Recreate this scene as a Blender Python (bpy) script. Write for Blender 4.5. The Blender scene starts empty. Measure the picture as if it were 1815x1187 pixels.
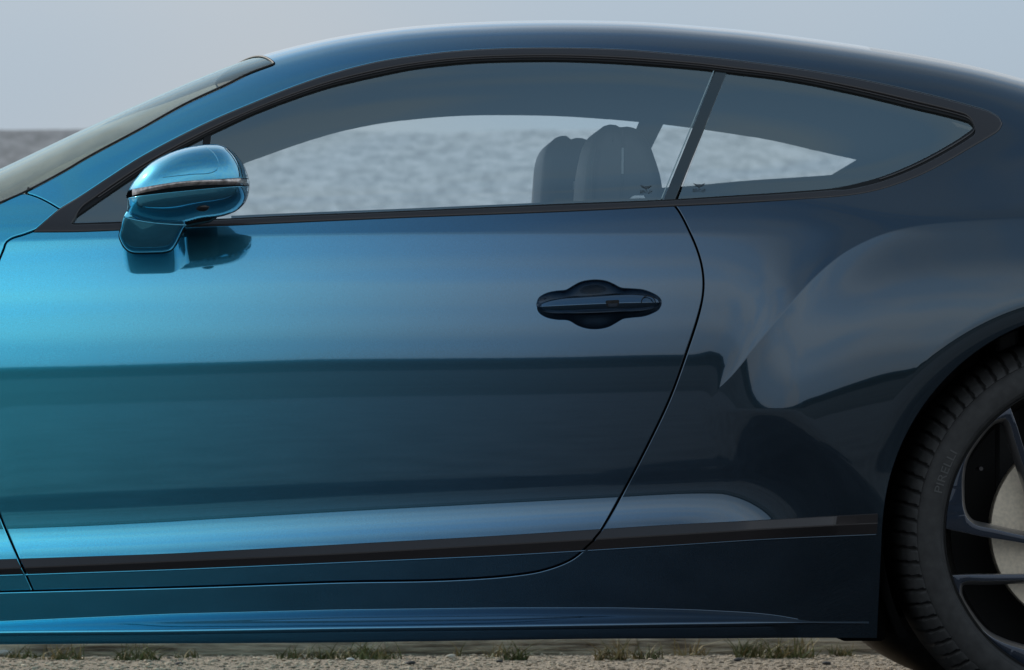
import bpy, bmesh, math, random
import numpy as np
from mathutils import Vector, Matrix, kdtree
from mathutils.geometry import delaunay_2d_cdt

random.seed(7)
rng = np.random.default_rng(7)
SC = bpy.context.scene
COL = SC.collection
rad = math.radians

# ------------------------------------------------------------------ camera
CAM = np.array([-0.497, -10.97, 0.642])
FPX = 9500.0                                   # focal length in photo pixels (photo 1815 wide)
YAW, PITCH = math.atan(472 / FPX), math.atan(96.5 / FPX)
cd = bpy.data.cameras.new('camera')
cam = bpy.data.objects.new('camera', cd); COL.objects.link(cam)
cam.location = CAM
cam.rotation_euler = (rad(90) + PITCH, 0, -YAW)
cd.sensor_width = 36.0
cd.lens = FPX / 1815.0 * 36.0
cd.clip_start, cd.clip_end = 0.1, 5000
cd.dof.use_dof = True
cd.dof.focus_distance = 10.05
cd.dof.aperture_fstop = 16.0
SC.camera = cam

# ------------------------------------------------------------------ sky, sun, exposure
SUN_EL, SUN_AZ = 31.0, -42.0                   # behind the car, a little towards its nose
W = bpy.data.worlds.new('World'); SC.world = W; W.use_nodes = True
nt = W.node_tree; nt.nodes.clear()
out = nt.nodes.new('ShaderNodeOutputWorld'); bg = nt.nodes.new('ShaderNodeBackground')
sky = nt.nodes.new('ShaderNodeTexSky'); sky.sky_type = 'NISHITA'; sky.sun_disc = False
sky.sun_elevation = rad(SUN_EL); sky.sun_rotation = rad(SUN_AZ)
sky.dust_density = 0.6; sky.air_density = 1.0; sky.ozone_density = 2.0
tc = nt.nodes.new('ShaderNodeTexCoord'); mp = nt.nodes.new('ShaderNodeMapping')
mp.inputs['Scale'].default_value = (1.0, 1.0, 1.2)
mp.inputs['Location'].default_value = (6.07, 2.81, 4.73)
nz = nt.nodes.new('ShaderNodeTexNoise'); nz.inputs['Scale'].default_value = 5.5
nz.inputs['Detail'].default_value = 1.5; nz.inputs['Roughness'].default_value = 0.45
rp = nt.nodes.new('ShaderNodeValToRGB')
rp.color_ramp.elements[0].position = 0.40; rp.color_ramp.elements[0].color = (0.75, 0.90, 1.03, 1)
rp.color_ramp.elements[1].position = 0.58; rp.color_ramp.elements[1].color = (0.97, 0.985, 0.985, 1)
# thin cloud lit brighter low in the sky, thinner and darker overhead
sx = nt.nodes.new('ShaderNodeSeparateXYZ')
zr = nt.nodes.new('ShaderNodeValToRGB')
zs = [(0.0, (5.15, 5.15, 5.26)), (0.045, (5.4, 5.38, 5.48)), (0.09, (5.9, 5.92, 6.05)), (0.22, (8.2, 8.4, 8.7)), (0.40, (9.4, 9.8, 10.3)), (0.56, (7.9, 8.5, 9.3)), (0.74, (4.3, 5.1, 6.1)), (0.86, (2.9, 3.7, 4.7)), (1.0, (2.4, 3.2, 4.2))]
while len(zr.color_ramp.elements) < len(zs): zr.color_ramp.elements.new(0.5)
for e_, (p_, c_) in zip(zr.color_ramp.elements, zs): e_.position = p_; e_.color = (*c_, 1)
zr.color_ramp.interpolation = 'EASE'
# haze takes most of the colour out of the clear sky between the clouds
bw = nt.nodes.new('ShaderNodeRGBToBW'); tn = nt.nodes.new('ShaderNodeMix'); tn.data_type = 'RGBA'; tn.blend_type = 'MULTIPLY'; tn.inputs['Factor'].default_value = 1.0
tn.inputs['B'].default_value = (0.62, 0.82, 1.05, 1)
hz = nt.nodes.new('ShaderNodeMix'); hz.data_type = 'RGBA'; hz.inputs['Factor'].default_value = 0.85
mx = nt.nodes.new('ShaderNodeMix'); mx.data_type = 'RGBA'
L = nt.links.new
L(tc.outputs['Generated'], mp.inputs['Vector']); L(mp.outputs['Vector'], nz.inputs['Vector'])
L(nz.outputs['Fac'], rp.inputs['Fac']); mx.inputs['Factor'].default_value = 0.86
ct = nt.nodes.new('ShaderNodeMix'); ct.data_type = 'RGBA'; ct.blend_type = 'MULTIPLY'; ct.inputs['Factor'].default_value = 1.0
L(rp.outputs['Color'], ct.inputs['B'])
L(tc.outputs['Generated'], sx.inputs['Vector']); L(sx.outputs['Z'], zr.inputs['Fac'])
L(sky.outputs['Color'], bw.inputs['Color']); L(bw.outputs['Val'], tn.inputs['A']); L(sky.outputs['Color'], hz.inputs['A']); L(tn.outputs['Result'], hz.inputs['B'])
L(hz.outputs['Result'], mx.inputs['A']); L(zr.outputs['Color'], ct.inputs['A']); L(ct.outputs['Result'], mx.inputs['B'])
L(mx.outputs['Result'], bg.inputs['Color']); bg.inputs['Strength'].default_value = 0.1
L(bg.outputs['Background'], out.inputs['Surface'])

sd = bpy.data.lights.new('sun', 'SUN'); sd.energy = 2.8; sd.angle = rad(1.2); sd.color = (1.0, 0.95, 0.87)
sun = bpy.data.objects.new('sun', sd); COL.objects.link(sun)
sdir = Vector((math.sin(rad(SUN_AZ)) * math.cos(rad(SUN_EL)), math.cos(rad(SUN_AZ)) * math.cos(rad(SUN_EL)), math.sin(rad(SUN_EL))))
sun.rotation_euler = sdir.to_track_quat('Z', 'Y').to_euler(); sun.location = (0, 0, 20)

SC.view_settings.view_transform = 'Standard'
SC.view_settings.look = 'None'
SC.view_settings.exposure = 0.0
SC.view_settings.gamma = 1.0
SC.cycles.max_bounces = 10; SC.cycles.transparent_max_bounces = 16

# ------------------------------------------------------------------ drawing -> place
_f = np.array([math.sin(YAW) * math.cos(PITCH), math.cos(YAW) * math.cos(PITCH), math.sin(PITCH)])
_r = np.array([math.cos(YAW), -math.sin(YAW), 0.0])
_u = np.cross(_r, _f)

def rays(p):
    p = np.asarray(p, float).reshape(-1, 2)
    return _f + np.outer((p[:, 0] - 907.5) / FPX, _r) + np.outer((593.5 - p[:, 1]) / FPX, _u)

def on_plane(p, y):
    d = rays(p); t = (y - CAM[1]) / d[:, 1]
    return CAM + d * t[:, None]

def PX(u): return on_plane([(u, 700)], -0.95)[0, 0]

def catmull(p, step=6.0):
    p = np.asarray(p, float)
    if len(p) < 3: 
        n = max(2, int(np.hypot(*(p[1] - p[0])) / step) + 1)
        return p[0] + (p[1] - p[0]) * np.linspace(0, 1, n)[:, None]
    q = np.vstack([2 * p[0] - p[1], p, 2 * p[-1] - p[-2]]); o = []
    for i in range(1, len(q) - 2):
        a, b, c, d = q[i - 1], q[i], q[i + 1], q[i + 2]
        n = max(2, int(np.hypot(*(c - b)) / step) + 1)
        # centripetal-like tension against overshoot
        lab, lbc, lcd = (max(np.linalg.norm(x), 1e-6) for x in (b - a, c - b, d - c))
        m1 = ((b - a) / lab + (c - b) / lbc) * 0.5 * lbc
        m2 = ((c - b) / lbc + (d - c) / lcd) * 0.5 * lbc
        for t in np.linspace(0, 1, n, endpoint=False):
            t2, t3 = t * t, t * t * t
            o.append((2 * t3 - 3 * t2 + 1) * b + (t3 - 2 * t2 + t) * m1 + (-2 * t3 + 3 * t2) * c + (t3 - t2) * m2)
    o.append(q[-2])
    return np.array(o)

def join(*segs):
    o = [np.asarray(segs[0], float)]
    for s in segs[1:]:
        s = np.asarray(s, float)
        if np.hypot(*(s[0] - o[-1][-1])) < 0.5: s = s[1:]
        if len(s): o.append(s)
    r = np.vstack(o)
    if np.hypot(*(r[0] - r[-1])) < 0.5: r = r[:-1]
    return r

class Line:
    """a height line along the car, smoothed"""
    G = np.arange(-3.2, 3.2, 0.005)
    def __init__(self, pts, sig=0.05, plane=-0.95):
        P = on_plane(pts, plane); i = np.argsort(P[:, 0])
        v = np.interp(self.G, P[i, 0], P[i, 2])
        self.v = gsm(v, sig / 0.005)
    def __call__(self, X): return np.interp(X, self.G, self.v)

class Fade:
    def __init__(self, pts, sig=0.06):
        P = np.array([(PX(a), b) for a, b in pts])
        self.v = gsm(np.interp(Line.G, P[:, 0], P[:, 1]), sig / 0.005)
    def __call__(self, X): return np.interp(X, Line.G, self.v)

def gsm(v, s):
    n = int(s * 3) + 1
    k = np.exp(-0.5 * (np.arange(-n, n + 1) / s) ** 2); k /= k.sum()
    return np.convolve(np.pad(v, n, mode='edge'), k, mode='valid')

def sstep(a, b, x):
    t = np.clip((x - a) / (b - a), 0, 1); return t * t * (3 - 2 * t)

# ------------------------------------------------------------------ body surface of the car
Lhor = Line([(-600, 655), (0, 652), (303, 644), (539, 637), (950, 634), (1213, 628), (1600, 632), (2300, 640)])
Lcre = Line([(-600, 440), (0, 425), (150, 421), (300, 418), (500, 414), (700, 411.5), (1150, 411), (1500, 413), (2300, 420)])
Lbel = Line([(-600, 418), (-100, 410), (56, 408), (214, 405), (388, 398), (498, 393), (700, 384), (1000, 372.5), (1195, 363), (1350, 357),
             (1430, 362), (1505, 380), (1600, 390), (1700, 386), (1815, 378), (2000, 378), (2300, 395), (2700, 470)], 0.04)
Lcon = Line([(-600, 950), (17, 938), (236, 928.6), (404, 918.5), (600, 906.7), (897, 891), (1096, 881), (1250, 872), (1700, 850)])
Ldrk = Line([(-600, 880), (0, 866), (303, 854.5), (600, 842), (1100, 826), (1700, 800)])
Lstt = Line([(-600, 1005), (0, 990.5), (297, 980.6), (600, 964), (897, 947.5), (1200, 927.7), (1322, 922.7), (1559, 907.6), (2300, 870)])
Lstb = Line([(-600, 1035), (0, 1020), (297, 1010), (600, 997), (897, 984), (1200, 965.7), (1322, 957.6), (1553, 946.4), (2300, 910)])
Fflare = Fade([(-400, 1), (1260, 1), (1440, 0)])
Fcre = Fade([(-400, 1), (700, 1.0), (1150, 0.45), (1420, 0.0)], 0.1)
Zt = Line([(-420, 500), (-300, 445), (-200, 401), (-100, 355), (0, 311), (63, 280), (145, 240), (245, 193), (347, 148), (413, 121), (470, 99.5),
           (535, 80), (600, 66), (699, 51), (798, 43), (900, 39), (1000, 38), (1110, 40), (1176, 44), (1308, 55.5), (1400, 67),
           (1514, 83), (1629, 102), (1720, 121), (1815, 147), (1950, 195), (2100, 262), (2300, 370), (2500, 500)], 0.035, -0.32)
Zt.v = Zt.v - 0.005 * sstep(PX(380), PX(560), Line.G)
t_ = lambda d: math.tan(rad(d))
HAU = on_plane(catmull([(1230, 770), (1240, 742), (1251, 719.6), (1268, 697.5), (1301.7, 660), (1335.5, 616), (1386, 555), (1437, 497.6), (1488, 453.5), (1528, 430),
                        (1575, 411), (1640.5, 397), (1730, 389), (1815, 385), (2000, 384), (2200, 396), (2500, 440)], 1.5), -0.96)[:, [0, 2]]
_ht = np.gradient(HAU, axis=0); _ht /= np.linalg.norm(_ht, axis=1)[:, None]
_hn = np.c_[_ht[:, 1], -_ht[:, 0]]
HX0 = PX(1240)
_hs = np.r_[0, np.cumsum(np.hypot(*np.diff(HAU, axis=0).T))]
WHR = on_plane([(1945, 943.7)], -0.955)[0]; WHR[2] = 0.3745
ARC = on_plane([(1955.8, 944.7)], -0.955)[0]; ARR = 397.3 / 950.0
WHF = WHR - np.array([2.62, 0, 0]); ACF = ARC - np.array([2.62, 0, 0])

def haunch(X, Z):
    h = np.zeros_like(X); m = X > 0.15
    if not m.any(): return h
    P = np.c_[X[m], Z[m]]; o = np.zeros(len(P))
    for k in range(0, len(P), 20000):
        q = P[k:k + 20000]
        d2 = (q[:, None, 0] - HAU[None, :, 0]) ** 2 + (q[:, None, 1] - HAU[None, :, 1]) ** 2
        i = d2.argmin(1)
        sg = np.sign(((q - HAU[i]) * _hn[i]).sum(1)); al_ = ((q - HAU[i]) * _ht[i]).sum(1)
        d = sg * np.sqrt(np.maximum(d2[np.arange(len(q)), i] - np.clip(al_, -0.001, 0.001) ** 2, 0))
        s = _hs[i] + ((q - HAU[i]) * _ht[i]).sum(1)
        xc = HAU[i, 0] + np.clip(al_, -0.0012, 0.0012) * _ht[i, 0]
        ac = sstep(HX0, HX0 + 0.19, xc)
        x0 = HX0 + 0.30 * np.maximum(0, 0.60 - q[:, 1])
        ai = sstep(x0, x0 + 0.19 + 0.7 * np.maximum(0, 0.60 - q[:, 1]), q[:, 0])
        B, A, Lq = 0.030, 0.036, 0.12
        v = np.where(d < 0, B * ac * np.exp(np.minimum(d, 0) / (0.010 + 0.052 * ac)), ai * (B + A * np.maximum(d, 0) ** 2 / (d * d + Lq * Lq)))
        o[k:k + 20000] = v
    h[m] = o
    return h

def body_half(X, Z):
    f = Fflare(X); g = Fcre(X)
    zb, zc, zh, zd, zn, z1, z2 = Lbel(X), Lcre(X), Lhor(X), Ldrk(X), Lcon(X), Lstt(X), Lstb(X)
    zm = zd * 0.52 + zn * 0.48
    o = np.ones_like(X)
    kn = [(0.05 * o, -t_(16) * o), (z2, -t_(12) * o), (z1, f * t_(25) + (1 - f) * -t_(8)), (zn, f * t_(1.2) + (1 - f) * -t_(8)),
          (zm, f * -t_(13) + (1 - f) * -t_(9.5)), (zd, -t_(9.3) * o), (0.5 * zd + 0.5 * zh, -t_(4.3) * o), (zh, t_(0.7) * o), (zc * 0.5 + zh * 0.5, t_(9.2) * o),
          (zc - 0.004, t_(18.5) * o), (zc + 0.002, g * t_(30) + (1 - g) * t_(19.5)),
          (zb, t_(29) * o), (zb + 0.02, t_(45) * o), (zb + 0.05, t_(50) * o), (zb + 0.10, t_(58) * o), (zb + 0.8, t_(74) * o)]
    def cum(z):
        r = np.zeros_like(X)
        for (a, ma), (b, mb) in zip(kn[:-1], kn[1:]):
            w = np.maximum(b - a, 1e-4); t = np.clip(z, a, b) - a
            r += ma * t + (mb - ma) * t * t / (2 * w)
        return r
    Wd = 0.955 - 0.010 * (X + 0.1) ** 2
    y = Wd - (cum(Z) - cum(zh)) + haunch(X, Z)
    for c, sgn in ((ARC, 1), (ACF, 1)):
        e = np.where(Z > c[2], np.hypot(X - c[0], Z - c[2]), np.abs(X - c[0])) - ARR
        w = 0.056; lf = 0.12 + 0.88 * sstep(0.0, 0.24, Z - c[2])
        y = y - lf * np.where(e < w, 0.55 * (w - np.maximum(e, -0.03)) ** 2 / (2 * w), 0.0)
        y = y + 0.012 * np.exp(-((e - w) / 0.06) ** 2) * (c is ACF)
    return y

ZB0, GP, GQ, GK = 0.70, 3.0, 10.0, 0.35
def green_base(X):
    return 0.978 - 0.10 * np.maximum(0, X - 0.30) ** 2 - 0.05 * np.maximum(0, -X - 0.3) ** 2
def green_half(X, Z):
    zt = np.maximum(Zt(X), ZB0 + 0.02)
    s = (Z - ZB0) / (zt - ZB0)
    b = green_base(X) - GK * (Z - ZB0) - 1.5 * np.maximum(0, 0.965 - Z) ** 1.5
    return np.where(s < 1, b * np.power(np.clip(1 - np.clip(s, 0, 1) ** GP, 1e-9, 1), 1 / GQ), -(Z - zt) * 3)

def half(X, Z):
    X = np.asarray(X, float); Z = np.asarray(Z, float)
    a, b = body_half(X, Z), green_half(X, Z)
    k = 0.016 + 0.075 * sstep(0.45, 0.95, X)
    y = 0.5 * (a + b + np.sqrt((a - b) ** 2 + k * k))
    y = y * np.power(np.clip(1 - np.clip((X - 1.15) / 1.05, 0, 1) ** 4, 1e-4, 1), 0.4)
    y = y * np.power(np.clip(1 - np.clip((-X - 1.35) / 1.25, 0, 1) ** 4, 1e-4, 1), 0.4)
    return y

def normals(X, Z, fn=half, h=0.0018):
    yx = (fn(X + h, Z) - fn(X - h, Z)) / (2 * h); yz = (fn(X, Z + h) - fn(X, Z - h)) / (2 * h)
    n = np.c_[-yx, -np.ones_like(X), -yz]
    return n / np.linalg.norm(n, axis=1)[:, None]

def on_body(p, fn=half, off=0.0):
    """where the sight line of each drawing point meets the near side of the body"""
    d = rays(p); ys = np.arange(-1.14, -0.02, 0.006)
    lo = np.full(len(d), -0.02); found = np.zeros(len(d), bool)
    for y in ys:
        q = CAM + d * ((y - CAM[1]) / d[:, 1])[:, None]
        hit = (~found) & (-y - fn(q[:, 0], q[:, 2]) - off <= 0)
        lo[hit] = y; found |= hit
    a, b = lo - 0.006, lo.copy()
    for _ in range(14):
        m = 0.5 * (a + b); q = CAM + d * ((m - CAM[1]) / d[:, 1])[:, None]
        h = -m - fn(q[:, 0], q[:, 2]) - off <= 0
        b = np.where(h, m, b); a = np.where(h, a, m)
    return CAM + d * ((b - CAM[1]) / d[:, 1])[:, None]

def on_far(p, off):
    d = rays(p); lo = np.full(len(d), 0.9); found = np.zeros(len(d), bool)
    for y in np.arange(0.05, 1.0, 0.01):
        q = CAM + d * ((y - CAM[1]) / d[:, 1])[:, None]
        hit = (~found) & (y - half(q[:, 0], q[:, 2]) + off >= 0)
        lo[hit] = y; found |= hit
    return CAM + d * ((lo - CAM[1]) / d[:, 1])[:, None]

# ------------------------------------------------------------------ materials
def mat(name, col, rough=0.5, metal=0.0, coat=0.0, spec=0.5, noise=None, bump=None, croug=0.02):
    m = bpy.data.materials.new(name); m.use_nodes = True
    n = m.node_tree; b = n.nodes['Principled BSDF']
    b.inputs['Base Color'].default_value = (*col, 1); b.inputs['Roughness'].default_value = rough
    b.inputs['Metallic'].default_value = metal; b.inputs['Specular IOR Level'].default_value = spec
    b.inputs['Coat Weight'].default_value = coat; b.inputs['Coat Roughness'].default_value = croug
    c = n.nodes.new('ShaderNodeTexCoord')
    if noise:
        sc, amt = noise
        t = n.nodes.new('ShaderNodeTexNoise'); t.inputs['Scale'].default_value = sc; t.inputs['Detail'].default_value = 6
        r = n.nodes.new('ShaderNodeValToRGB')
        r.color_ramp.elements[0].position = 0.3; r.color_ramp.elements[1].position = 0.7
        r.color_ramp.elements[0].color = (*[max(0, x * (1 - amt)) for x in col], 1)
        r.color_ramp.elements[1].color = (*[min(1, x * (1 + amt)) for x in col], 1)
        n.links.new(c.outputs['Object'], t.inputs['Vector']); n.links.new(t.outputs['Fac'], r.inputs['Fac'])
        n.links.new(r.outputs['Color'], b.inputs['Base Color'])
    if bump:
        sc, st = bump
        t = n.nodes.new('ShaderNodeTexNoise'); t.inputs['Scale'].default_value = sc; t.inputs['Detail'].default_value = 5
        k = n.nodes.new('ShaderNodeBump'); k.inputs['Strength'].default_value = st; k.inputs['Distance'].default_value = 0.01
        n.links.new(c.outputs['Object'], t.inputs['Vector']); n.links.new(t.outputs['Fac'], k.inputs['Height'])
        n.links.new(k.outputs['Normal'], b.inputs['Normal'])
    return m

def paint_material(name, stops):
    """metallic lacquer sprayed as a fade along the car's length"""
    m = bpy.data.materials.new(name); m.use_nodes = True
    n = m.node_tree; b = n.nodes['Principled BSDF']
    g = n.nodes.new('ShaderNodeNewGeometry'); s = n.nodes.new('ShaderNodeSeparateXYZ')
    mr = n.nodes.new('ShaderNodeMapRange'); mr.inputs['From Min'].default_value = -1.2; mr.inputs['From Max'].default_value = 1.2
    r = n.nodes.new('ShaderNodeValToRGB'); r.color_ramp.interpolation = 'B_SPLINE'
    while len(r.color_ramp.elements) < len(stops): r.color_ramp.elements.new(0.5)
    for e, (x, c) in zip(r.color_ramp.elements, stops):
        e.position = (x + 1.2) / 2.4; e.color = (*c, 1)
    fl = n.nodes.new('ShaderNodeTexNoise'); fl.inputs['Scale'].default_value = 520; fl.inputs['Detail'].default_value = 2
    fm = n.nodes.new('ShaderNodeMapRange'); fm.inputs['From Min'].default_value = 0.25; fm.inputs['From Max'].default_value = 0.75
    fm.inputs['To Min'].default_value = 0.89; fm.inputs['To Max'].default_value = 1.11
    mu = n.nodes.new('ShaderNodeMix'); mu.data_type = 'RGBA'; mu.blend_type = 'MULTIPLY'; mu.inputs['Factor'].default_value = 1.0
    k = n.links.new
    k(g.outputs['Position'], s.inputs['Vector']); k(s.outputs['X'], mr.inputs['Value']); k(mr.outputs['Result'], r.inputs['Fac'])
    k(g.outputs['Position'], fl.inputs['Vector']); k(fl.outputs['Fac'], fm.inputs['Value'])
    k(r.outputs['Color'], mu.inputs['A']); k(fm.outputs['Result'], mu.inputs['B']); k(mu.outputs['Result'], b.inputs['Base Color'])
    b.inputs['Metallic'].default_value = 1.0; b.inputs['Roughness'].default_value = 0.06
    c2 = n.nodes.new('ShaderNodeBsdfPrincipled'); ms = n.nodes.new('ShaderNodeMixShader'); ms.inputs['Fac'].default_value = 0.24
    c2.inputs['Metallic'].default_value = 1.0; c2.inputs['Roughness'].default_value = 0.42
    k(mu.outputs['Result'], c2.inputs['Base Color'])
    for q in (b, c2):
        q.inputs['Coat Weight'].default_value = 1.0; q.inputs['Coat Roughness'].default_value = 0.01; q.inputs['Coat IOR'].default_value = 1.68
    k(b.outputs['BSDF'], ms.inputs[1]); k(c2.outputs['BSDF'], ms.inputs[2]); k(ms.outputs['Shader'], n.nodes['Material Output'].inputs['Surface'])
    return m

def glass_material(name, tint, base, ior):
    m = bpy.data.materials.new(name); m.use_nodes = True
    n = m.node_tree; n.nodes.clear()
    o = n.nodes.new('ShaderNodeOutputMaterial'); mxs = n.nodes.new('ShaderNodeMixShader')
    t = n.nodes.new('ShaderNodeBsdfTransparent'); t.inputs['Color'].default_value = (*tint, 1)
    gl = n.nodes.new('ShaderNodeBsdfGlossy'); gl.inputs['Roughness'].default_value = 0.0
    gl.inputs['Color'].default_value = (0.86, 1.0, 1.0, 1)
    ge = n.nodes.new('ShaderNodeNewGeometry'); dp = n.nodes.new('ShaderNodeVectorMath'); dp.operation = 'DOT_PRODUCT'
    def mth(op, a, b=None):
        q = n.nodes.new('ShaderNodeMath'); q.operation = op
        for i_, v_ in enumerate((a, b)):
            if v_ is None: continue
            if isinstance(v_, float): q.inputs[i_].default_value = v_
            else: n.links.new(v_, q.inputs[i_])
        return q.outputs['Value']
    k = n.links.new
    k(ge.outputs['Incoming'], dp.inputs[0]); k(ge.outputs['Normal'], dp.inputs[1])
    f0 = 2 * ((ior - 1) / (ior + 1)) ** 2 + base
    sch = mth('POWER', mth('SUBTRACT', 1.0, mth('MINIMUM', mth('ABSOLUTE', dp.outputs['Value']), 1.0)), 5.0)
    fac = mth('ADD', mth('MULTIPLY', sch, 1.0 - f0), f0)
    k(fac, mxs.inputs['Fac'])
    k(t.outputs['BSDF'], mxs.inputs[1]); k(gl.outputs['BSDF'], mxs.inputs[2]); k(mxs.outputs['Shader'], o.inputs['Surface'])
    return m

PAINT = paint_material('fade_paint', [(-1.05, (0.07, 0.73, 0.96)), (-0.75, (0.065, 0.56, 0.79)), (-0.35, (0.068, 0.265, 0.425)), (0.05, (0.045, 0.115, 0.195)),
                                      (0.40, (0.023, 0.054, 0.088)), (0.85, (0.015, 0.039, 0.060))])
TRIM = mat('satin_black_trim', (0.024, 0.020, 0.020), 0.38, 0.0, 0.25)
RUBBER = mat('black_rubber', (0.006, 0.006, 0.006), 0.55, spec=0.3)
VOID = mat('shut_line_black', (0.003, 0.003, 0.003), 0.9, spec=0.1)
GLASS = glass_material('side_glass', (0.93, 0.985, 0.99), 0.17, 1.6)
GLASSF = glass_material('far_side_glass', (0.95, 0.985, 0.99), 0.0, 1.45)
WSG = glass_material('windscreen_glass', (0.96, 0.985, 0.95), 0.10, 1.52)
CLOTH = mat('grey_headliner', (0.035, 0.038, 0.038), 0.85, bump=(900, 0.1))
LEATHER = mat('dark_leather', (0.016, 0.017, 0.018), 0.5, bump=(500, 0.15), noise=(30, 0.2))
PLASTIC = mat('dark_plastic', (0.016, 0.016, 0.017), 0.5)
CHROME = mat('bright_metal', (0.85, 0.86, 0.87), 0.12, 1.0)
LENS = mat('smoked_lens', (0.34, 0.30, 0.28), 0.08, 0.75, 1.0, noise=(90, 0.7))
DARKGLOSS = mat('gloss_black', (0.008, 0.008, 0.009), 0.12, 0.0, 0.6)
TYRE = mat('tyre_rubber', (0.033, 0.0326, 0.032), 0.6, spec=0.35, noise=(60, 0.25))
TYREL = mat('tyre_lettering', (0.085, 0.085, 0.083), 0.7, spec=0.3)
RIMBLUE = mat('rim_blue_paint', (0.010, 0.020, 0.040), 0.18, 0.7, 1.0)
RIMDARK = mat('rim_satin_grey', (0.40, 0.385, 0.38), 0.36, 0.85, 0.2)
RIMBLACK = mat('rim_black', (0.003, 0.003, 0.003), 0.45, spec=0.25)
DISC = mat('brake_disc_steel', (0.72, 0.63, 0.50), 0.5, 0.75, noise=(150, 0.12))
ETCH = mat('etched_grey', (0.05, 0.07, 0.08), 0.6)

# ------------------------------------------------------------------ object helpers
def link(name, me, m=None, parent=None, smooth=True):
    o = bpy.data.objects.new(name, me); COL.objects.link(o)
    if m is not None:
        for q in (m if isinstance(m, (list, tuple)) else [m]): me.materials.append(q)
    if parent is not None: o.parent = parent
    if smooth:
        me.polygons.foreach_set('use_smooth', [True] * len(me.polygons))
    return o

def mesh(vs, fs):
    me = bpy.data.meshes.new('m'); me.from_pydata([tuple(map(float, v)) for v in vs], [], [tuple(map(int, f)) for f in fs]); me.update()
    return me

def sharp(me, deg=35):
    me.set_sharp_from_angle(angle=rad(deg))

def area2(p):
    x, y = p[:, 0], p[:, 1]; return 0.5 * np.sum(x * np.roll(y, -1) - np.roll(x, -1) * y)

def resample(p, step, closed=True):
    q = np.vstack([p, p[:1]]) if closed else p
    s = np.r_[0, np.cumsum(np.hypot(*np.diff(q, axis=0).T))]
    n = max(8, int(s[-1] / step))
    t = np.linspace(0, s[-1], n, endpoint=not closed)
    # keep sharp corners: snap the closest sample to every strong corner
    r = np.c_[np.interp(t, s, q[:, 0]), np.interp(t, s, q[:, 1])]
    m = len(p)
    for i in range(m):
        a, b, c = p[i - 1], p[i], p[(i + 1) % m]
        if not closed and i in (0, m - 1): continue
        u1, u2 = b - a, c - b
        l1, l2 = np.hypot(*u1), np.hypot(*u2)
        if l1 > 1e-9 and l2 > 1e-9 and (u1 @ u2) / (l1 * l2) < 0.86:
            r[np.argmin(np.hypot(*(r - b).T))] = b
    return r

def offset(p, d):
    """move a closed loop inwards by d (p counter-clockwise)"""
    a = p - np.roll(p, 1, 0); b = np.roll(p, -1, 0) - p
    a /= np.maximum(np.linalg.norm(a, axis=1), 1e-9)[:, None]; b /= np.maximum(np.linalg.norm(b, axis=1), 1e-9)[:, None]
    n = np.c_[-(a + b)[:, 1], (a + b)[:, 0]]
    ln = np.linalg.norm(n, axis=1); n /= np.maximum(ln, 1e-6)[:, None]
    k = np.clip(2 / np.maximum(ln, 0.5), 1, 2.2)
    return p + n * (d * np.minimum(k, 1.6))[:, None] if np.ndim(d) == 0 and False else p + n * d * np.minimum(k, 1.6)[:, None]

def inside(pts, poly):
    r = np.zeros(len(pts), bool); n = len(poly)
    x, y = pts[:, 0], pts[:, 1]; j = n - 1
    for i in range(n):
        xi, yi, xj, yj = poly[i, 0], poly[i, 1], poly[j, 0], poly[j, 1]
        if yi != yj:
            c = ((yi > y) != (yj > y)) & (x < (xj - xi) * (y - yi) / (yj - yi) + xi)
            r ^= c
        j = i
    return r

def tri(loops, grid=None):
    pts = []; edges = []
    for lp in loops:
        b = len(pts); n = len(lp)
        pts += [Vector((float(a), float(c))) for a, c in lp]
        edges += [(b + i, b + (i + 1) % n) for i in range(n)]
    nb = len(pts)
    if grid is not None: pts += [Vector((float(a), float(c))) for a, c in grid]
    vo, eo, fo, ov, oe, of = delaunay_2d_cdt(pts, edges, [], 0, 1e-7)
    V = np.array([(v.x, v.y) for v in vo]); F = np.array([f for f in fo if len(f) == 3])
    c = V[F].mean(1)
    ok = inside(c, loops[0])
    for h in loops[1:]: ok &= ~inside(c, h)
    F = F[ok]
    back = {}
    for k, l in enumerate(ov):
        for i in l: back[i] = k
    return V, F, back

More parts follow.
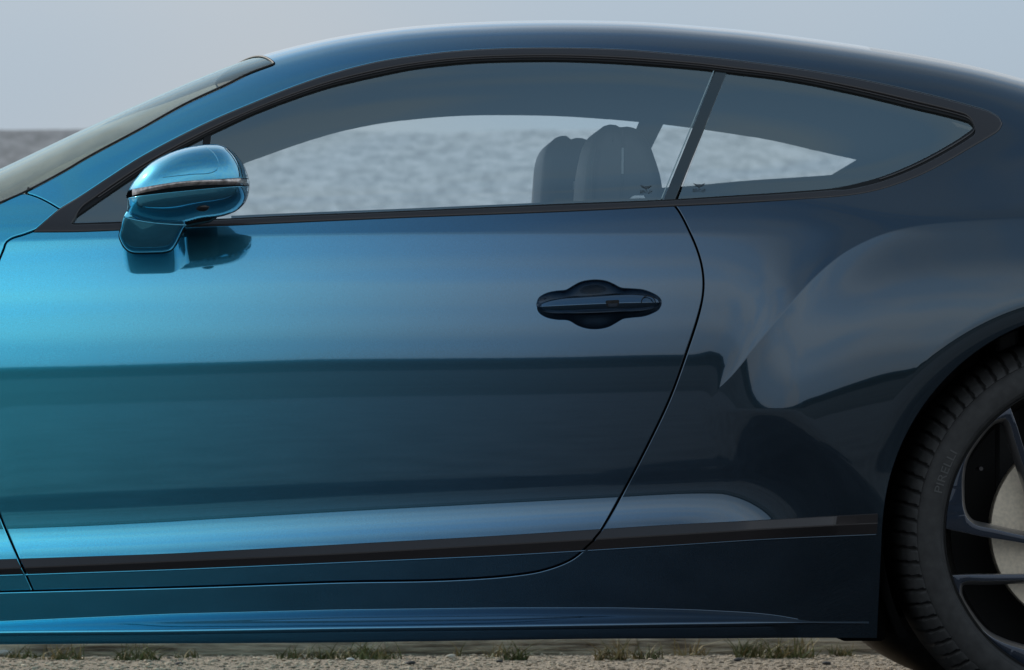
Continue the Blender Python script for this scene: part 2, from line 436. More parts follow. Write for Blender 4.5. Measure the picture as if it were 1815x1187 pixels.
def panel(name, loop, m, parent, holes=(), fn=half, spacing=0.012, off=0.0, gap=0.0022, roll=0.0016, depth=0.012, step=0.006, flush=None, lines=()):
    """a pressed panel: outline in (X,Z) laid on the surface y = -fn(X,Z)-off, with rolled edges"""
    loop = np.asarray(loop, float)[:, :2] if np.asarray(loop).shape[1] == 2 else np.asarray(loop)[:, [0, 2]]
    if area2(loop) < 0: loop = loop[::-1]
    loop = resample(loop, step)
    fm_ = np.zeros(len(loop), bool) if flush is None else flush(loop)
    k_ = np.where(fm_, 0.0, 1.0)[:, None]
    outer = loop + (offset(loop, gap) - loop) * k_
    L0 = [outer + (offset(outer, roll) - outer) * np.where(fm_, 0.02, 1.0)[:, None]]; L1 = [outer]; FM = [fm_]
    for h in holes:
        h = np.asarray(h, float); h = h if h.shape[1] == 2 else h[:, [0, 2]]
        if area2(h) > 0: h = h[::-1]
        h = resample(h, step * 0.6)
        L1.append(h); L0.append(offset(h, roll)); FM.append(np.zeros(len(h), bool))
    lo, hi = L0[0].min(0), L0[0].max(0)
    gx = np.arange(lo[0], hi[0], spacing); gz = np.arange(lo[1], hi[1], spacing * 0.866)
    GX, GZ = np.meshgrid(gx, gz); GX[1::2] += spacing / 2
    G = np.c_[GX.ravel(), GZ.ravel()]
    G = G + (rng.random(G.shape) - 0.5) * spacing * 0.06
    G = G[inside(G, L0[0])]
    for h in L0[1:]: G = G[~inside(G, h)]
    for ln in lines:                                   # rows of points along a styling crease
        ln = resample(np.asarray(ln), 0.006, False); tg = np.gradient(ln, axis=0); tg /= np.linalg.norm(tg, axis=1)[:, None]
        nn = np.c_[-tg[:, 1], tg[:, 0]]
        kd_ = kdtree.KDTree(len(ln))
        for i, b in enumerate(ln): kd_.insert((b[0], b[1], 0), i)
        kd_.balance()
        G = G[[kd_.find((a, b, 0))[2] > 0.027 for a, b in G]]
        G = np.vstack([G] + [ln + nn * o_ for o_ in (-0.021, -0.014, -0.008, -0.004, -0.0015, 0.0015, 0.004, 0.008, 0.014, 0.021)])
        G = G[inside(G, L0[0])]
    bp = np.vstack(L0); kd = kdtree.KDTree(len(bp))
    for i, b in enumerate(bp): kd.insert((b[0], b[1], 0), i)
    kd.balance()
    G = G[[kd.find((a, b, 0))[2] > min(spacing * 0.55, 0.0045) for a, b in G]] if len(G) else G
    V, F, back = tri(L0, G)
    # orientation: normal towards the camera side (-y): in (X,Z) counter-clockwise seen from -y
    N = normals(V[:, 0], V[:, 1], fn)
    P = np.c_[V[:, 0], -fn(V[:, 0], V[:, 1]) - off, V[:, 1]]
    e1, e2 = V[F[:, 1]] - V[F[:, 0]], V[F[:, 2]] - V[F[:, 0]]
    fl = (e1[:, 0] * e2[:, 1] - e1[:, 1] * e2[:, 0]) < 0
    F[fl] = F[fl][:, ::-1]
    verts = [P]; nors = [N]; faces = F.tolist(); base = len(P); bi = 0
    for l0, l1, fm_ in zip(L0, L1, FM):
        n = len(l0); idx = [back[bi + i] for i in range(n)]; bi += n
        d = l1 - l0; d /= np.maximum(np.linalg.norm(d, axis=1), 1e-9)[:, None]
        n1 = normals(l1[:, 0], l1[:, 1], fn)
        o3 = np.c_[d[:, 0], np.zeros(n), d[:, 1]]; o3 -= n1 * (o3 * n1).sum(1)[:, None]
        o3 /= np.maximum(np.linalg.norm(o3, axis=1), 1e-9)[:, None]
        p1 = np.c_[l1[:, 0], -fn(l1[:, 0], l1[:, 1]) - off, l1[:, 1]]
        r1 = p1 - n1 * roll * 0.35; q1 = n1 + 0.8 * o3; q1 /= np.linalg.norm(q1, axis=1)[:, None]
        r2 = p1 - n1 * roll * 1.6 + o3 * roll * 0.15; q2 = 0.15 * n1 + o3; q2 /= np.linalg.norm(q2, axis=1)[:, None]
        r3 = p1 - n1 * depth
        q1[fm_] = n1[fm_]; r1[fm_] = p1[fm_] - n1[fm_] * 0.00002
        verts += [r1, r2, r3]; nors += [q1, q2, o3]
        b1, b2, b3 = base, base + n, base + 2 * n; base += 3 * n
        for i in range(n):
            j = (i + 1) % n
            faces += [[idx[i], b1 + i, b1 + j, idx[j]], [b1 + i, b2 + i, b2 + j, b1 + j], [b2 + i, b3 + i, b3 + j, b2 + j]]
    P = np.vstack(verts); N = np.vstack(nors)
    me = mesh(P, faces)
    o = link(name, me, m, parent)
    me.normals_split_custom_set_from_vertices([tuple(map(float, v)) for v in N])
    return o

def mirrored(o, parent):
    c = o.copy(); COL.objects.link(c); c.parent = parent; c.scale = (1, -1, 1); return c

def grid_mesh(P, closed_u=False, closed_v=False):
    """P: (nu, nv, 3)"""
    nu, nv = P.shape[:2]; fs = []
    for i in range(nu if closed_u else nu - 1):
        for j in range(nv if closed_v else nv - 1):
            a, b = i, (i + 1) % nu; c, d = j, (j + 1) % nv
            fs.append((a * nv + c, a * nv + d, b * nv + d, b * nv + c))
    return mesh(P.reshape(-1, 3), fs)

def sweep(name, path, sec, m, parent, closed=False, upv=(0, -1, 0)):
    """sweep a closed 2-D section (across, out) along a 3-D path"""
    path = np.asarray(path, float); n = len(path)
    t = np.gradient(path, axis=0) if not closed else np.roll(path, -1, 0) - np.roll(path, 1, 0)
    t /= np.maximum(np.linalg.norm(t, axis=1), 1e-9)[:, None]
    up = np.asarray(upv, float); up = np.tile(up, (n, 1)) if up.ndim == 1 else up
    s = np.cross(up, t); s /= np.maximum(np.linalg.norm(s, axis=1), 1e-9)[:, None]
    w = np.cross(t, s)
    P = np.stack([path + s * a + w * b for a, b in sec], 1)
    me = grid_mesh(P, closed, True)
    if not closed:
        bm = bmesh.new(); bm.from_mesh(me); bmesh.ops.holes_fill(bm, edges=[e for e in bm.edges if e.is_boundary]); bm.to_mesh(me); bm.free()
    bm = bmesh.new(); bm.from_mesh(me); bmesh.ops.recalc_face_normals(bm, faces=bm.faces); bm.to_mesh(me); bm.free()
    o = link(name, me, m, parent); sharp(me, 40); return o

def circ(r, n=8): return [(r * math.cos(2 * math.pi * i / n), r * math.sin(2 * math.pi * i / n)) for i in range(n)]

def lathe(profile, n=96, axis_y=True):
    """profile: list of (r, y); revolve about the y axis"""
    a = np.linspace(0, 2 * np.pi, n, endpoint=False)
    P = np.array([[(r * math.cos(t), y, r * math.sin(t)) for (r, y) in profile] for t in a])
    me = grid_mesh(P, True, False)
    bm = bmesh.new(); bm.from_mesh(me); bmesh.ops.recalc_face_normals(bm, faces=bm.faces); bm.to_mesh(me); bm.free()
    return me

def slab(name, loop, y0, y1, r, mats, parent, holes=(), step=0.01, face_mat=0, side_mat=0, dish=None):
    """closed outline (x,z) with thickness from y0 (front) to y1 and rounded front and back edges"""
    loop = np.asarray(loop, float)
    if area2(loop) < 0: loop = loop[::-1]
    loops = [resample(loop, step)]
    for h in holes:
        h = np.asarray(h, float)
        if area2(h) > 0: h = h[::-1]
        loops.append(resample(h, step))
    sgn = 1 if y1 > y0 else -1
    prof = [(r * (1 - math.sin(t)), r * (1 - math.cos(t))) for t in np.linspace(0, math.pi / 2, 4)]   # (inset, depth)
    vs, fs, fm = [], [], []
    def add(l, y):
        b = len(vs)
        for a, c in l: vs.append((a, y + (dish(a, c) if dish else 0), c))
        return b
    ins = [offset(l, r) for l in loops]
    for side in (0, 1):
        V, F, back = tri(ins)
        b = add(V, y0 if side == 0 else y1)
        for f in F:
            f = list(f); e1, e2 = V[f[1]] - V[f[0]], V[f[2]] - V[f[0]]
            ccw = e1[0] * e2[1] - e1[1] * e2[0] > 0
            if ccw == (side == 1): f = f[::-1]
            fs.append([b + i for i in f]); fm.append(face_mat if side == 0 else side_mat)
        k = 0
        for l, q in zip(loops, ins):
            n = len(l); prev = [b + back[k + i] for i in range(n)]; k += n
            for inset, dep in prof[::-1][1:] if False else [(r * (1 - math.sin(t)), r * (1 - math.cos(t))) for t in (0.5, 1.05, 1.5708)]:
                bb = add(offset(l, inset), y0 + sgn * dep if side == 0 else y1 - sgn * dep)
                cur = [bb + i for i in range(n)]
                for i in range(n):
                    j = (i + 1) % n
                    f = [prev[i], cur[i], cur[j], prev[j]]
                    fs.append(f if side == 0 else f[::-1]); fm.append(face_mat if (side == 0 and inset > r * 0.2) else side_mat)
                prev = cur
            if side == 0: 
                fr = locals().setdefault('_fr', {}); 
            if side == 0: FR.append(prev)
            else:
                a = FR[len(FR) - len(loops) + [id(z) for z in loops].index(id(l))]
                for i in range(n):
                    j = (i + 1) % n
                    fs.append([a[i], prev[i], prev[j], a[j]]); fm.append(side_mat)
    me = mesh(vs, fs)
    bm = bmesh.new(); bm.from_mesh(me); bmesh.ops.recalc_face_normals(bm, faces=bm.faces); bm.to_mesh(me); bm.free()
    o = link(name, me, mats, parent)
    me.polygons.foreach_set('material_index', fm); sharp(me, 50)
    return o
FR = []

class Inflate:
    """smooth pillow height over an outline (x,z)"""
    def __init__(self, loop, n=150, p=0.5, floor=0.0):
        lo, hi = loop.min(0) - 0.004, loop.max(0) + 0.004
        self.lo = lo; self.h = max(hi - lo) / n
        nx, nz_ = int((hi[0] - lo[0]) / self.h) + 2, int((hi[1] - lo[1]) / self.h) + 2
        gx, gz = lo[0] + np.arange(nx) * self.h, lo[1] + np.arange(nz_) * self.h
        X, Z = np.meshgrid(gx, gz, indexing='ij')
        m = inside(np.c_[X.ravel(), Z.ravel()], loop).reshape(X.shape)
        f = np.zeros(X.shape)
        for _ in range(2600):
            q = 0.25 * (np.roll(f, 1, 0) + np.roll(f, -1, 0) + np.roll(f, 1, 1) + np.roll(f, -1, 1)) + 1.0
            f = np.where(m, q, 0)
        f /= f.max()
        g = np.power(f, p)
        self.g = g; self.m = m
    def __call__(self, X, Z):
        a = np.clip((X - self.lo[0]) / self.h, 0, self.g.shape[0] - 1.001); b = np.clip((Z - self.lo[1]) / self.h, 0, self.g.shape[1] - 1.001)
        i, j = a.astype(int), b.astype(int); s, t = a - i, b - j
        g = self.g
        return (g[i, j] * (1 - s) + g[i + 1, j] * s) * (1 - t) + (g[i, j + 1] * (1 - s) + g[i + 1, j + 1] * s) * t

def empty(name, loc=(0, 0, 0), parent=None):
    o = bpy.data.objects.new(name, None); COL.objects.link(o); o.location = loc
    if parent: o.parent = parent
    return o

def tag(o, label=None, cat=None, group=None, kind=None):
    if label: o['label'] = label
    if cat: o['category'] = cat
    if group: o['group'] = group
    if kind: o['kind'] = kind
    return o

# ================================================================== THE SETTING
def ground_material():
    m = bpy.data.materials.new('gravel_ground'); m.use_nodes = True
    n = m.node_tree; b = n.nodes['Principled BSDF']; k = n.links.new
    g = n.nodes.new('ShaderNodeNewGeometry')
    a = n.nodes.new('ShaderNodeTexNoise'); a.inputs['Scale'].default_value = 38; a.inputs['Detail'].default_value = 8; a.inputs['Roughness'].default_value = 0.7
    c = n.nodes.new('ShaderNodeTexVoronoi'); c.inputs['Scale'].default_value = 70
    r = n.nodes.new('ShaderNodeValToRGB'); r.color_ramp.elements[0].position = 0.3; r.color_ramp.elements[1].position = 0.72
    r.color_ramp.elements[0].color = (0.24, 0.178, 0.118, 1); r.color_ramp.elements[1].color = (0.68, 0.545, 0.385, 1)
    w = n.nodes.new('ShaderNodeTexNoise'); w.inputs['Scale'].default_value = 1.1; w.inputs['Detail'].default_value = 4
    mx = n.nodes.new('ShaderNodeMix'); mx.data_type = 'RGBA'; mx.blend_type = 'MULTIPLY'; mx.inputs['Factor'].default_value = 0.5
    bu = n.nodes.new('ShaderNodeBump'); bu.inputs['Strength'].default_value = 0.9; bu.inputs['Distance'].default_value = 0.012
    ad = n.nodes.new('ShaderNodeMath'); ad.operation = 'ADD'
    for t in (a, c, w): k(g.outputs['Position'], t.inputs['Vector'])
    k(a.outputs['Fac'], r.inputs['Fac']); k(r.outputs['Color'], mx.inputs['A']); k(w.outputs['Fac'], mx.inputs['B'])
    k(mx.outputs['Result'], b.inputs['Base Color'])
    k(a.outputs['Fac'], ad.inputs[0]); k(c.outputs['Distance'], ad.inputs[1]); k(ad.outputs['Value'], bu.inputs['Height']); k(bu.outputs['Normal'], b.inputs['Normal'])
    b.inputs['Roughness'].default_value = 0.92
    return m

def bank_material(name, dark, light, scale, patch=None):
    m = bpy.data.materials.new(name); m.use_nodes = True
    n = m.node_tree; b = n.nodes['Principled BSDF']; k = n.links.new
    g = n.nodes.new('ShaderNodeNewGeometry')
    a = n.nodes.new('ShaderNodeTexNoise'); a.inputs['Scale'].default_value = scale; a.inputs['Detail'].default_value = 7; a.inputs['Roughness'].default_value = 0.62
    pm = n.nodes.new('ShaderNodeMapping'); pm.inputs['Scale'].default_value = (1.0, 0.42, 1.2)
    r = n.nodes.new('ShaderNodeValToRGB'); r.color_ramp.elements[0].position = 0.36; r.color_ramp.elements[1].position = 0.62
    r.color_ramp.elements[0].color = (*dark, 1); r.color_ramp.elements[1].color = (*light, 1)
    k(g.outputs['Position'], pm.inputs['Vector']); k(pm.outputs['Vector'], a.inputs['Vector']); k(a.outputs['Fac'], r.inputs['Fac']); k(r.outputs['Color'], b.inputs['Base Color'])
    b.inputs['Roughness'].default_value = 0.95; b.inputs['Specular IOR Level'].default_value = 0.15
    if patch:                                           # a stretch of darker, weed-grown shingle
        sp = n.nodes.new('ShaderNodeSeparateXYZ'); mr = n.nodes.new('ShaderNodeMapRange'); mr.inputs['From Min'].default_value = patch[0]; mr.inputs['From Max'].default_value = patch[1]
        mr.inputs['To Min'].default_value = patch[2]; mr.inputs['To Max'].default_value = 1.0
        mu = n.nodes.new('ShaderNodeMix'); mu.data_type = 'RGBA'; mu.blend_type = 'MULTIPLY'; mu.inputs['Factor'].default_value = 1.0
        k(g.outputs['Position'], sp.inputs['Vector']); k(sp.outputs['X'], mr.inputs['Value'])
        k(r.outputs['Color'], mu.inputs['A']); k(mr.outputs['Result'], mu.inputs['B']); k(mu.outputs['Result'], b.inputs['Base Color'])
    return m

GROUND = ground_material()
g = tag(link('ground', mesh([(-900, -900, 0), (900, -900, 0), (900, 900, 0), (-900, 900, 0)], [(0, 1, 2, 3)]), GROUND, smooth=False), kind='structure')

ROAD = mat('worn_asphalt', (0.125, 0.125, 0.125), 0.85, noise=(6, 0.2), bump=(240, 0.6))
tag(link('road', mesh([(-900, -7.6, 0.004), (900, -7.6, 0.004), (900, 0.62, 0.004), (-900, 0.62, 0.004)], [(0, 1, 2, 3)]), ROAD, smooth=False), kind='structure')
MEADOW = mat('dry_turf', (0.052, 0.055, 0.050), 0.95, noise=(0.6, 0.35))
tag(link('verge', mesh([(-900, -74, 0.004), (900, -74, 0.004), (900, -7.61, 0.004), (-900, -7.61, 0.004)], [(0, 1, 2, 3)]), MEADOW, smooth=False), kind='structure')
def fbm(x, y, seed):
    r = np.random.default_rng(seed); v = np.zeros_like(x)
    for o in range(6):
        f = 2.0 ** o
        for _ in range(3):
            a = r.uniform(0, 2 * np.pi); p = r.uniform(0, 6.28)
            v += np.sin((x * math.cos(a) + y * math.sin(a)) * f + p) / f ** 0.9 / 3
    return v

def bank(name, x0, x1, ys, zs, nx, ny, amp, fr, seed, m):
    X = np.linspace(x0, x1, nx); t = np.linspace(0, 1, ny)
    Yp = np.interp(t, np.linspace(0, 1, len(ys)), ys); Zp = np.interp(t, np.linspace(0, 1, len(zs)), zs)
    P = np.zeros((ny, nx, 3))
    for j in range(ny):
        rise = sstep(0, max(zs) * 0.4, Zp[j])
        P[j, :, 0] = X; P[j, :, 1] = Yp[j]
        P[j, :, 2] = Zp[j] + rise * amp * fbm(X * fr, np.full(nx, Yp[j] * fr), seed) + rise * amp * 0.25 * fbm(X * fr * 9, np.full(nx, Yp[j] * fr * 9), seed + 1)
    return tag(link(name, grid_mesh(P), m), kind='structure')

BANK = bank_material('grey_shingle_scrub', (0.35, 0.36, 0.365), (0.58, 0.59, 0.60), 4.5, (-2.6, -0.6, 0.5))
FARH = bank_material('dark_heath', (0.010, 0.014, 0.012), (0.030, 0.036, 0.028), 0.08)
bank('shingle_bank', -70, 90, [48, 52, 60, 70, 90], [-0.3, 0.3, 2.2, 4.55, 4.4], 460, 160, 0.09, 0.30, 3, BANK)
bank('heath_hill', -700, 700, [-66, -72, -120, -190, -240, -300], [-0.1, 0.15, 0.5, 1.6, 5.0, 8.5], 300, 60, 1.1, 0.018, 11, FARH)
bank('heath_hill', -700, 700, [420, 480, 560], [-1, 6, 9], 160, 20, 1.5, 0.012, 5, FARH)

# ================================================================== THE CAR
car = empty('car', (0, 0, 0))
tag(car, 'coupe in paint fading from bright cyan nose to navy tail, parked side-on', 'car')

# --- traced outlines of the side elevation
A_SEAL = catmull([(-300, 505), (-150, 432), (0, 359), (41, 341), (118, 300), (148, 282), (250, 227), (327, 184), (404, 148), (437, 131.5), (486, 113)])
FEND_TOP = catmull([(44.7, 341), (67.4, 349), (87.6, 359), (106, 370)], 4)
TRIM_TOP = catmull([(106, 370), (152, 342), (194, 314.5), (246, 281), (316, 243), (382, 211), (448, 183), (514.5, 156), (580.6, 133), (666, 110.4), (732, 99.5),
                    (798, 91.6), (864.5, 87), (935, 85), (1000, 85), (1110, 88.5), (1176, 94), (1264.5, 102.6), (1400, 120), (1514, 139), (1629, 164), (1720, 188),
                    (1754.5, 199), (1770.5, 209), (1775, 218)], 5)
TRIM_BOT = catmull([(1775, 218), (1770, 228), (1756, 238), (1723.5, 257), (1679.5, 282.5), (1635, 305.6), (1591, 323), (1547, 336), (1503, 343.5), (1415, 350.5), (1300, 358), (1195.5, 363)], 5)
BELT = catmull([(1195.5, 363), (1000, 372.5), (700, 384), (498, 393), (388, 398), (335, 400), (214, 405.6), (135, 408.5), (62, 409)], 6)
TRIM_FRONT = catmull([(62, 409), (84, 389), (106, 370)], 5)
GAP_R = catmull([(1195.5, 363), (1204, 375), (1222.5, 411), (1236, 443), (1244, 472), (1247, 500), (1245.5, 525), (1239, 556), (1215.5, 629), (1187.7, 705), (1152, 781),
                 (1101.7, 877), (1074, 925), (1058.7, 948), (1037, 972), (1013, 991), (963.6, 1010), (914, 1018.6), (798, 1027), (600, 1031), (330, 1040), (59, 1047)], 5)
GAP_F = catmull([(59, 1047), (33, 989), (16.5, 952.5), (0, 913), (-25, 840), (-42, 760), (-47, 660), (-38, 570), (-18, 500), (0, 457), (7, 440)], 6)
GAP_F2 = catmull([(7, 440), (11, 429), (22, 421.6), (40, 416), (62, 408)], 3)

def arch_pts(c, a0, a1, n=60):
    a = np.radians(np.linspace(a0, a1, n)); return np.c_[c[0] + np.where(np.sin(a) > 0, ARR * np.cos(a), np.sign(np.cos(a)) * ARR), c[2] + ARR * np.sin(a)]

XZ = lambda p: on_body(p)[:, [0, 2]]
seal_P = on_body(A_SEAL)
trimtop, trimbot, belt_, gapr = XZ(TRIM_TOP), XZ(TRIM_BOT), XZ(BELT), XZ(GAP_R)
trimfront, gapf, gapf2, fendtop = XZ(TRIM_FRONT), XZ(GAP_F), XZ(GAP_F2), XZ(FEND_TOP)
sealxz = seal_P[:, [0, 2]]
# the cut between side and roof sheet, high on the rail where nothing shows it
Xs = sealxz[-1, 0]
xr = np.linspace(Xs, 1.98, 220)
s_end = (sealxz[-1, 1] - ZB0) / (Zt(np.array([Xs]))[0] - ZB0)
s_cut = s_end + (0.972 - s_end) * sstep(Xs, Xs + 0.30, xr)
cut = np.c_[xr, ZB0 + s_cut * (Zt(xr) - ZB0)]
LSILL = Line([(-600, 1150), (0, 1141), (600, 1138), (1050, 1131), (1504, 1131), (2600, 1131)], 0.08)

# body side: pillar, roof rail, quarter panel and sill are one pressing
i0 = np.argmin(np.hypot(*(A_SEAL - np.array([44.7, 341])).T))
zsb = lambda x: LSILL(x) - 0.005
xa = ARC[0] - ARR
def arch_low(c, side):
    z0 = zsb(c[0] + side * ARR * 0.97)
    return math.degrees(math.asin((z0 - c[2]) / ARR))
al = arch_low(ARC, -1); af = arch_low(ACF, 1)
rear_x = np.linspace(ARC[0] + ARR, 1.98, 40)
outline_side = np.vstack([
    sealxz[i0:], cut[1:], [[1.99, 0.62]],
    np.c_[rear_x[::-1], zsb(rear_x[::-1])],
    arch_pts(ARC, al, 180 - al, 90)[1:-1],
    np.c_[np.linspace(ARC[0] - ARR, ACF[0] + ARR, 160), zsb(np.linspace(ARC[0] - ARR, ACF[0] + ARR, 160))],
    [[ACF[0] + ARR, ACF[2] - 0.05]],
    XZ(catmull([(-190, 1053), (-60, 1050), (59, 1047)], 6))[1:],
    gapr[::-1][1:], trimbot[::-1][1:], trimtop[::-1][1:], fendtop[::-1][1:-1]])
body_side = panel('body_side', outline_side, PAINT, car, spacing=0.010, lines=[HAU[::4]],
                  flush=lambda p: (p[:, 0] > Xs) & (np.abs(p[:, 1] - np.interp(p[:, 0], cut[:, 0], cut[:, 1])) < 0.004))
# door with the handle recess
CUP = catmull([(950.6, 540), (955.5, 528), (969.6, 519.6), (986, 516), (1004, 513.8), (1012.6, 508.8), (1027.4, 500.6), (1042, 497), (1057, 496), (1073.7, 498), (1088.6, 504), (1100, 510),
               (1118, 511.7), (1140, 513.8), (1156, 519.6), (1168, 527), (1173, 536), (1168, 547.7), (1156, 555), (1141.5, 560), (1118, 562.6), (1103.5, 565), (1093.6, 570.8), (1078.7, 579),
               (1057, 583), (1039, 581.6), (1024, 576.6), (1007.6, 567.5), (986, 565.9), (966, 561), (954, 552), (950.6, 540)], 3)[:-1]
cup = XZ(CUP)
outline_door = np.vstack([belt_, gapf2[::-1][1:], gapf[::-1][1:], gapr[::-1][1:-1]])
xcr = np.linspace(PX(-30), PX(1238), 200)
door = panel('door', outline_door, PAINT, car, holes=[cup], spacing=0.009, lines=[np.c_[xcr, Lcre(xcr)]])
# front wing
FT = catmull([(44.7, 341), (41, 341), (0, 359), (-90, 402), (-150, 432)], 6)
wing_top = np.vstack([XZ(FT)[:], np.c_[np.linspace(PX(-170), -2.25, 60), Lbel(np.linspace(PX(-170), -2.25, 60)) + 0.012]])
outline_wing = np.vstack([wing_top, [[-2.35, 0.9], [-2.4, 0.6], [-2.36, 0.25]],
    [[ACF[0] - ARR, 0.22]], arch_pts(ACF, 180 - af, -7, 90),
    XZ(catmull([(-190, 1053), (-60, 1050), (59, 1047)], 6)), gapf[1:], gapf2[1:], trimfront[1:-1], fendtop[::-1][:-1]])
wing = panel('front_wing', outline_wing, PAINT, car, spacing=0.014)

# black joint strips behind the shut lines
def ribbon(name, pxz, w, depth, parent, fn=half):
    p = resample(np.asarray(pxz), 0.008, False); t = np.gradient(p, axis=0); t /= np.linalg.norm(t, axis=1)[:, None]
    n = np.c_[-t[:, 1], t[:, 0]]
    rows = [p + n * k * w for k in (-1, -0.4, 0.4, 1)]
    P = np.stack([np.c_[q[:, 0], -fn(q[:, 0], q[:, 1]) + depth, q[:, 1]] for q in rows], 1)
    return link(name, grid_mesh(P), VOID, parent)
ribbon('door_seal', gapr, 0.016, 0.0105, car)
ribbon('door_seal', np.vstack([gapf, gapf2[1:], trimfront[1:]]), 0.016, 0.0105, car)
ribbon('wing_joint', fendtop, 0.012, 0.008, car)
ribbon('wing_joint', XZ(catmull([(-190, 1053), (-60, 1050), (59, 1047)], 6)), 0.012, 0.009, car)

# --- handle recess and handle
cup_if = Inflate(cup, 130, 0.62)
cupf = lambda X, Z: half(X, Z) - 0.022 * cup_if(X, Z)
pc = panel('handle_recess', cup, mat('recess_shaded_paint', (0.035, 0.062, 0.095), 0.25, 0.9, 1.0), door, fn=cupf, spacing=0.0035, gap=-0.0002, roll=0.0004, depth=0.001, step=0.003)  # body paint darkened to carry the shade inside the recess
ux = np.linspace(0, 1, 60)
hu = 952 + (1171.5 - 952) * ux
hc = np.interp(hu, [952, 1000, 1090, 1171], [543.5, 541, 537, 535.5])
endr = np.sqrt(np.clip(1 - np.clip(np.abs(ux - 0.5) * 2, 0, 1) ** 5.5, 0.0, 1))
htop = hc - np.interp(hu, [952, 1000, 1120, 1171], [12, 13.5, 15.5, 13]) * endr
hbot = hc + np.interp(hu, [952, 1000, 1120, 1171], [15, 15, 16, 15]) * endr
def lineat(u, v): 
    q = on_plane(np.c_[u, v], -0.925); return q
T_, C_, B_ = lineat(hu, htop), lineat(hu, hc), lineat(hu, hbot)
yb = -half(C_[:, 0], C_[:, 2])
rows = []
for (tt, dy) in ((0.0, 0.014), (0.0, 0.004), (0.10, -0.003), (0.55, -0.0075), (0.93, -0.0115), (1.0, -0.0125), (1.08, -0.0122), (1.5, -0.0075), (1.85, -0.001), (2.0, 0.006), (2.0, 0.014)):
    q = T_ + (C_ - T_) * min(tt, 1) + (B_ - C_) * max(0, tt - 1)
    q = q.copy(); q[:, 1] = yb + dy * np.where(dy < 0, np.maximum(endr, 0.15), 1) + 0.010 * (1 - endr) ; rows.append(q)
hd = link('door_handle', grid_mesh(np.stack(rows, 1)), PAINT, door)
hd.data.flip_normals() if hd.data.polygons[len(hd.data.polygons) // 2].normal.y > 0 else None
def plate(name, pts, y_off, m, parent, thick=0.002, r=0.0006):
    q = on_plane(np.asarray(pts, float), -0.935); yy = -half(q[:, 0], q[:, 2]).mean() + y_off
    return slab(name, q[:, [0, 2]], yy, yy + thick, r, [m], parent, step=0.0015)
plate('handle_button', [(1072, 533.5), (1074, 532.5), (1094, 531.5), (1096, 533), (1095, 541), (1092, 544.5), (1077, 545.3), (1074, 543)], -0.0140, RUBBER, hd, 0.004)
plate('handle_button', [(1075.5, 538.5), (1093.5, 537.5), (1092, 543), (1090, 544), (1078, 544.6), (1076.5, 543)], -0.0152, mat('button_grey', (0.02, 0.03, 0.045), 0.5, spec=0.2), hd, 0.002)
ring = [(1148 + 12.3 * math.cos(a), 536 + 11.6 * math.sin(a)) for a in np.linspace(math.pi, 2 * math.pi, 24)]
rp_ = on_plane(ring, -0.94); rp_[:, 1] = yb[int(0.89 * 59)] + np.interp(np.array(ring)[:, 1], [524, 536], [-0.0035, -0.0118])
sweep('lock_cover', rp_, circ(0.0009, 6), RUBBER, hd)

# --- window surround
O_ = np.vstack([trimtop, trimbot[1:], belt_[1:], trimfront[1:-1]])
G_TOP = catmull([(122, 391), (185, 347), (249.5, 303.6), (310, 268), (371, 236), (386.6, 228.5), (448, 200), (514, 174.4), (580.6, 152.4), (666, 132), (732, 119), (820, 109), (900, 105.5), (1000, 105),
                 (1132, 111), (1242, 120), (1289, 126), (1400, 140), (1514, 163), (1629, 191), (1697, 207.5), (1722, 216), (1728, 221)], 5)
G_BOT = catmull([(1728, 221), (1724, 227), (1708, 239.5), (1657, 270), (1613, 292), (1569, 310), (1525, 323), (1481, 332), (1415, 338), (1300, 345.5), (1189, 352.5), (1000, 360), (700, 373.5), (498, 381.5),
                 (406, 386), (300, 389), (214, 392), (122, 395)], 5)
gtop, gbot = XZ(G_TOP), XZ(G_BOT)
I_ = np.vstack([gtop, gbot[1:], ])
kd = kdtree.KDTree(len(O_)); Od = resample(O_, 0.003)
kd = kdtree.KDTree(len(Od))
for i, b in enumerate(Od): kd.insert((b[0], b[1], 0), i)
kd.balance()
Id = resample(I_, 0.005); M_ = []
for a in Id:
    o = Od[kd.find((a[0], a[1], 0))[1]]
    top = 1.0 if (a[1] > np.interp(a[0], belt_[::-1, 0], belt_[::-1, 1]) + 0.035) else 0.0
    M_.append(a + (o - a) * (0.42 if top else 0.2))
M_ = np.array(M_)
for _ in range(6): M_ = 0.5 * M_ + 0.25 * (np.roll(M_, 1, 0) + np.roll(M_, -1, 0))
trim = panel('window_surround', O_, TRIM, car, holes=[M_], spacing=0.02, off=0.0018, gap=-0.0012, roll=0.0028, depth=0.012, step=0.005)
seal = panel('window_seal', M_, RUBBER, car, holes=[Id], spacing=0.02, off=-0.004, gap=-0.001, roll=0.0018, depth=0.010, step=0.005)
ribbon('door_seal', np.vstack([Od, Od[:1]]), 0.008, 0.009, car)
# ridge in the rubber
rid = 0.5 * (M_ + Id); rid = rid[rid[:, 1] > np.interp(rid[:, 0], belt_[::-1, 0], belt_[::-1, 1]) + 0.04]
rid = rid[np.argsort(np.arctan2(rid[:, 1] - 0.9, rid[:, 0]))][::-1]
r3 = np.c_[rid[:, 0], -half(rid[:, 0], rid[:, 1]) + 0.003, rid[:, 1]]
sweep('seal_lip', r3[8:-8], circ(0.0016, 6), TRIM, seal)

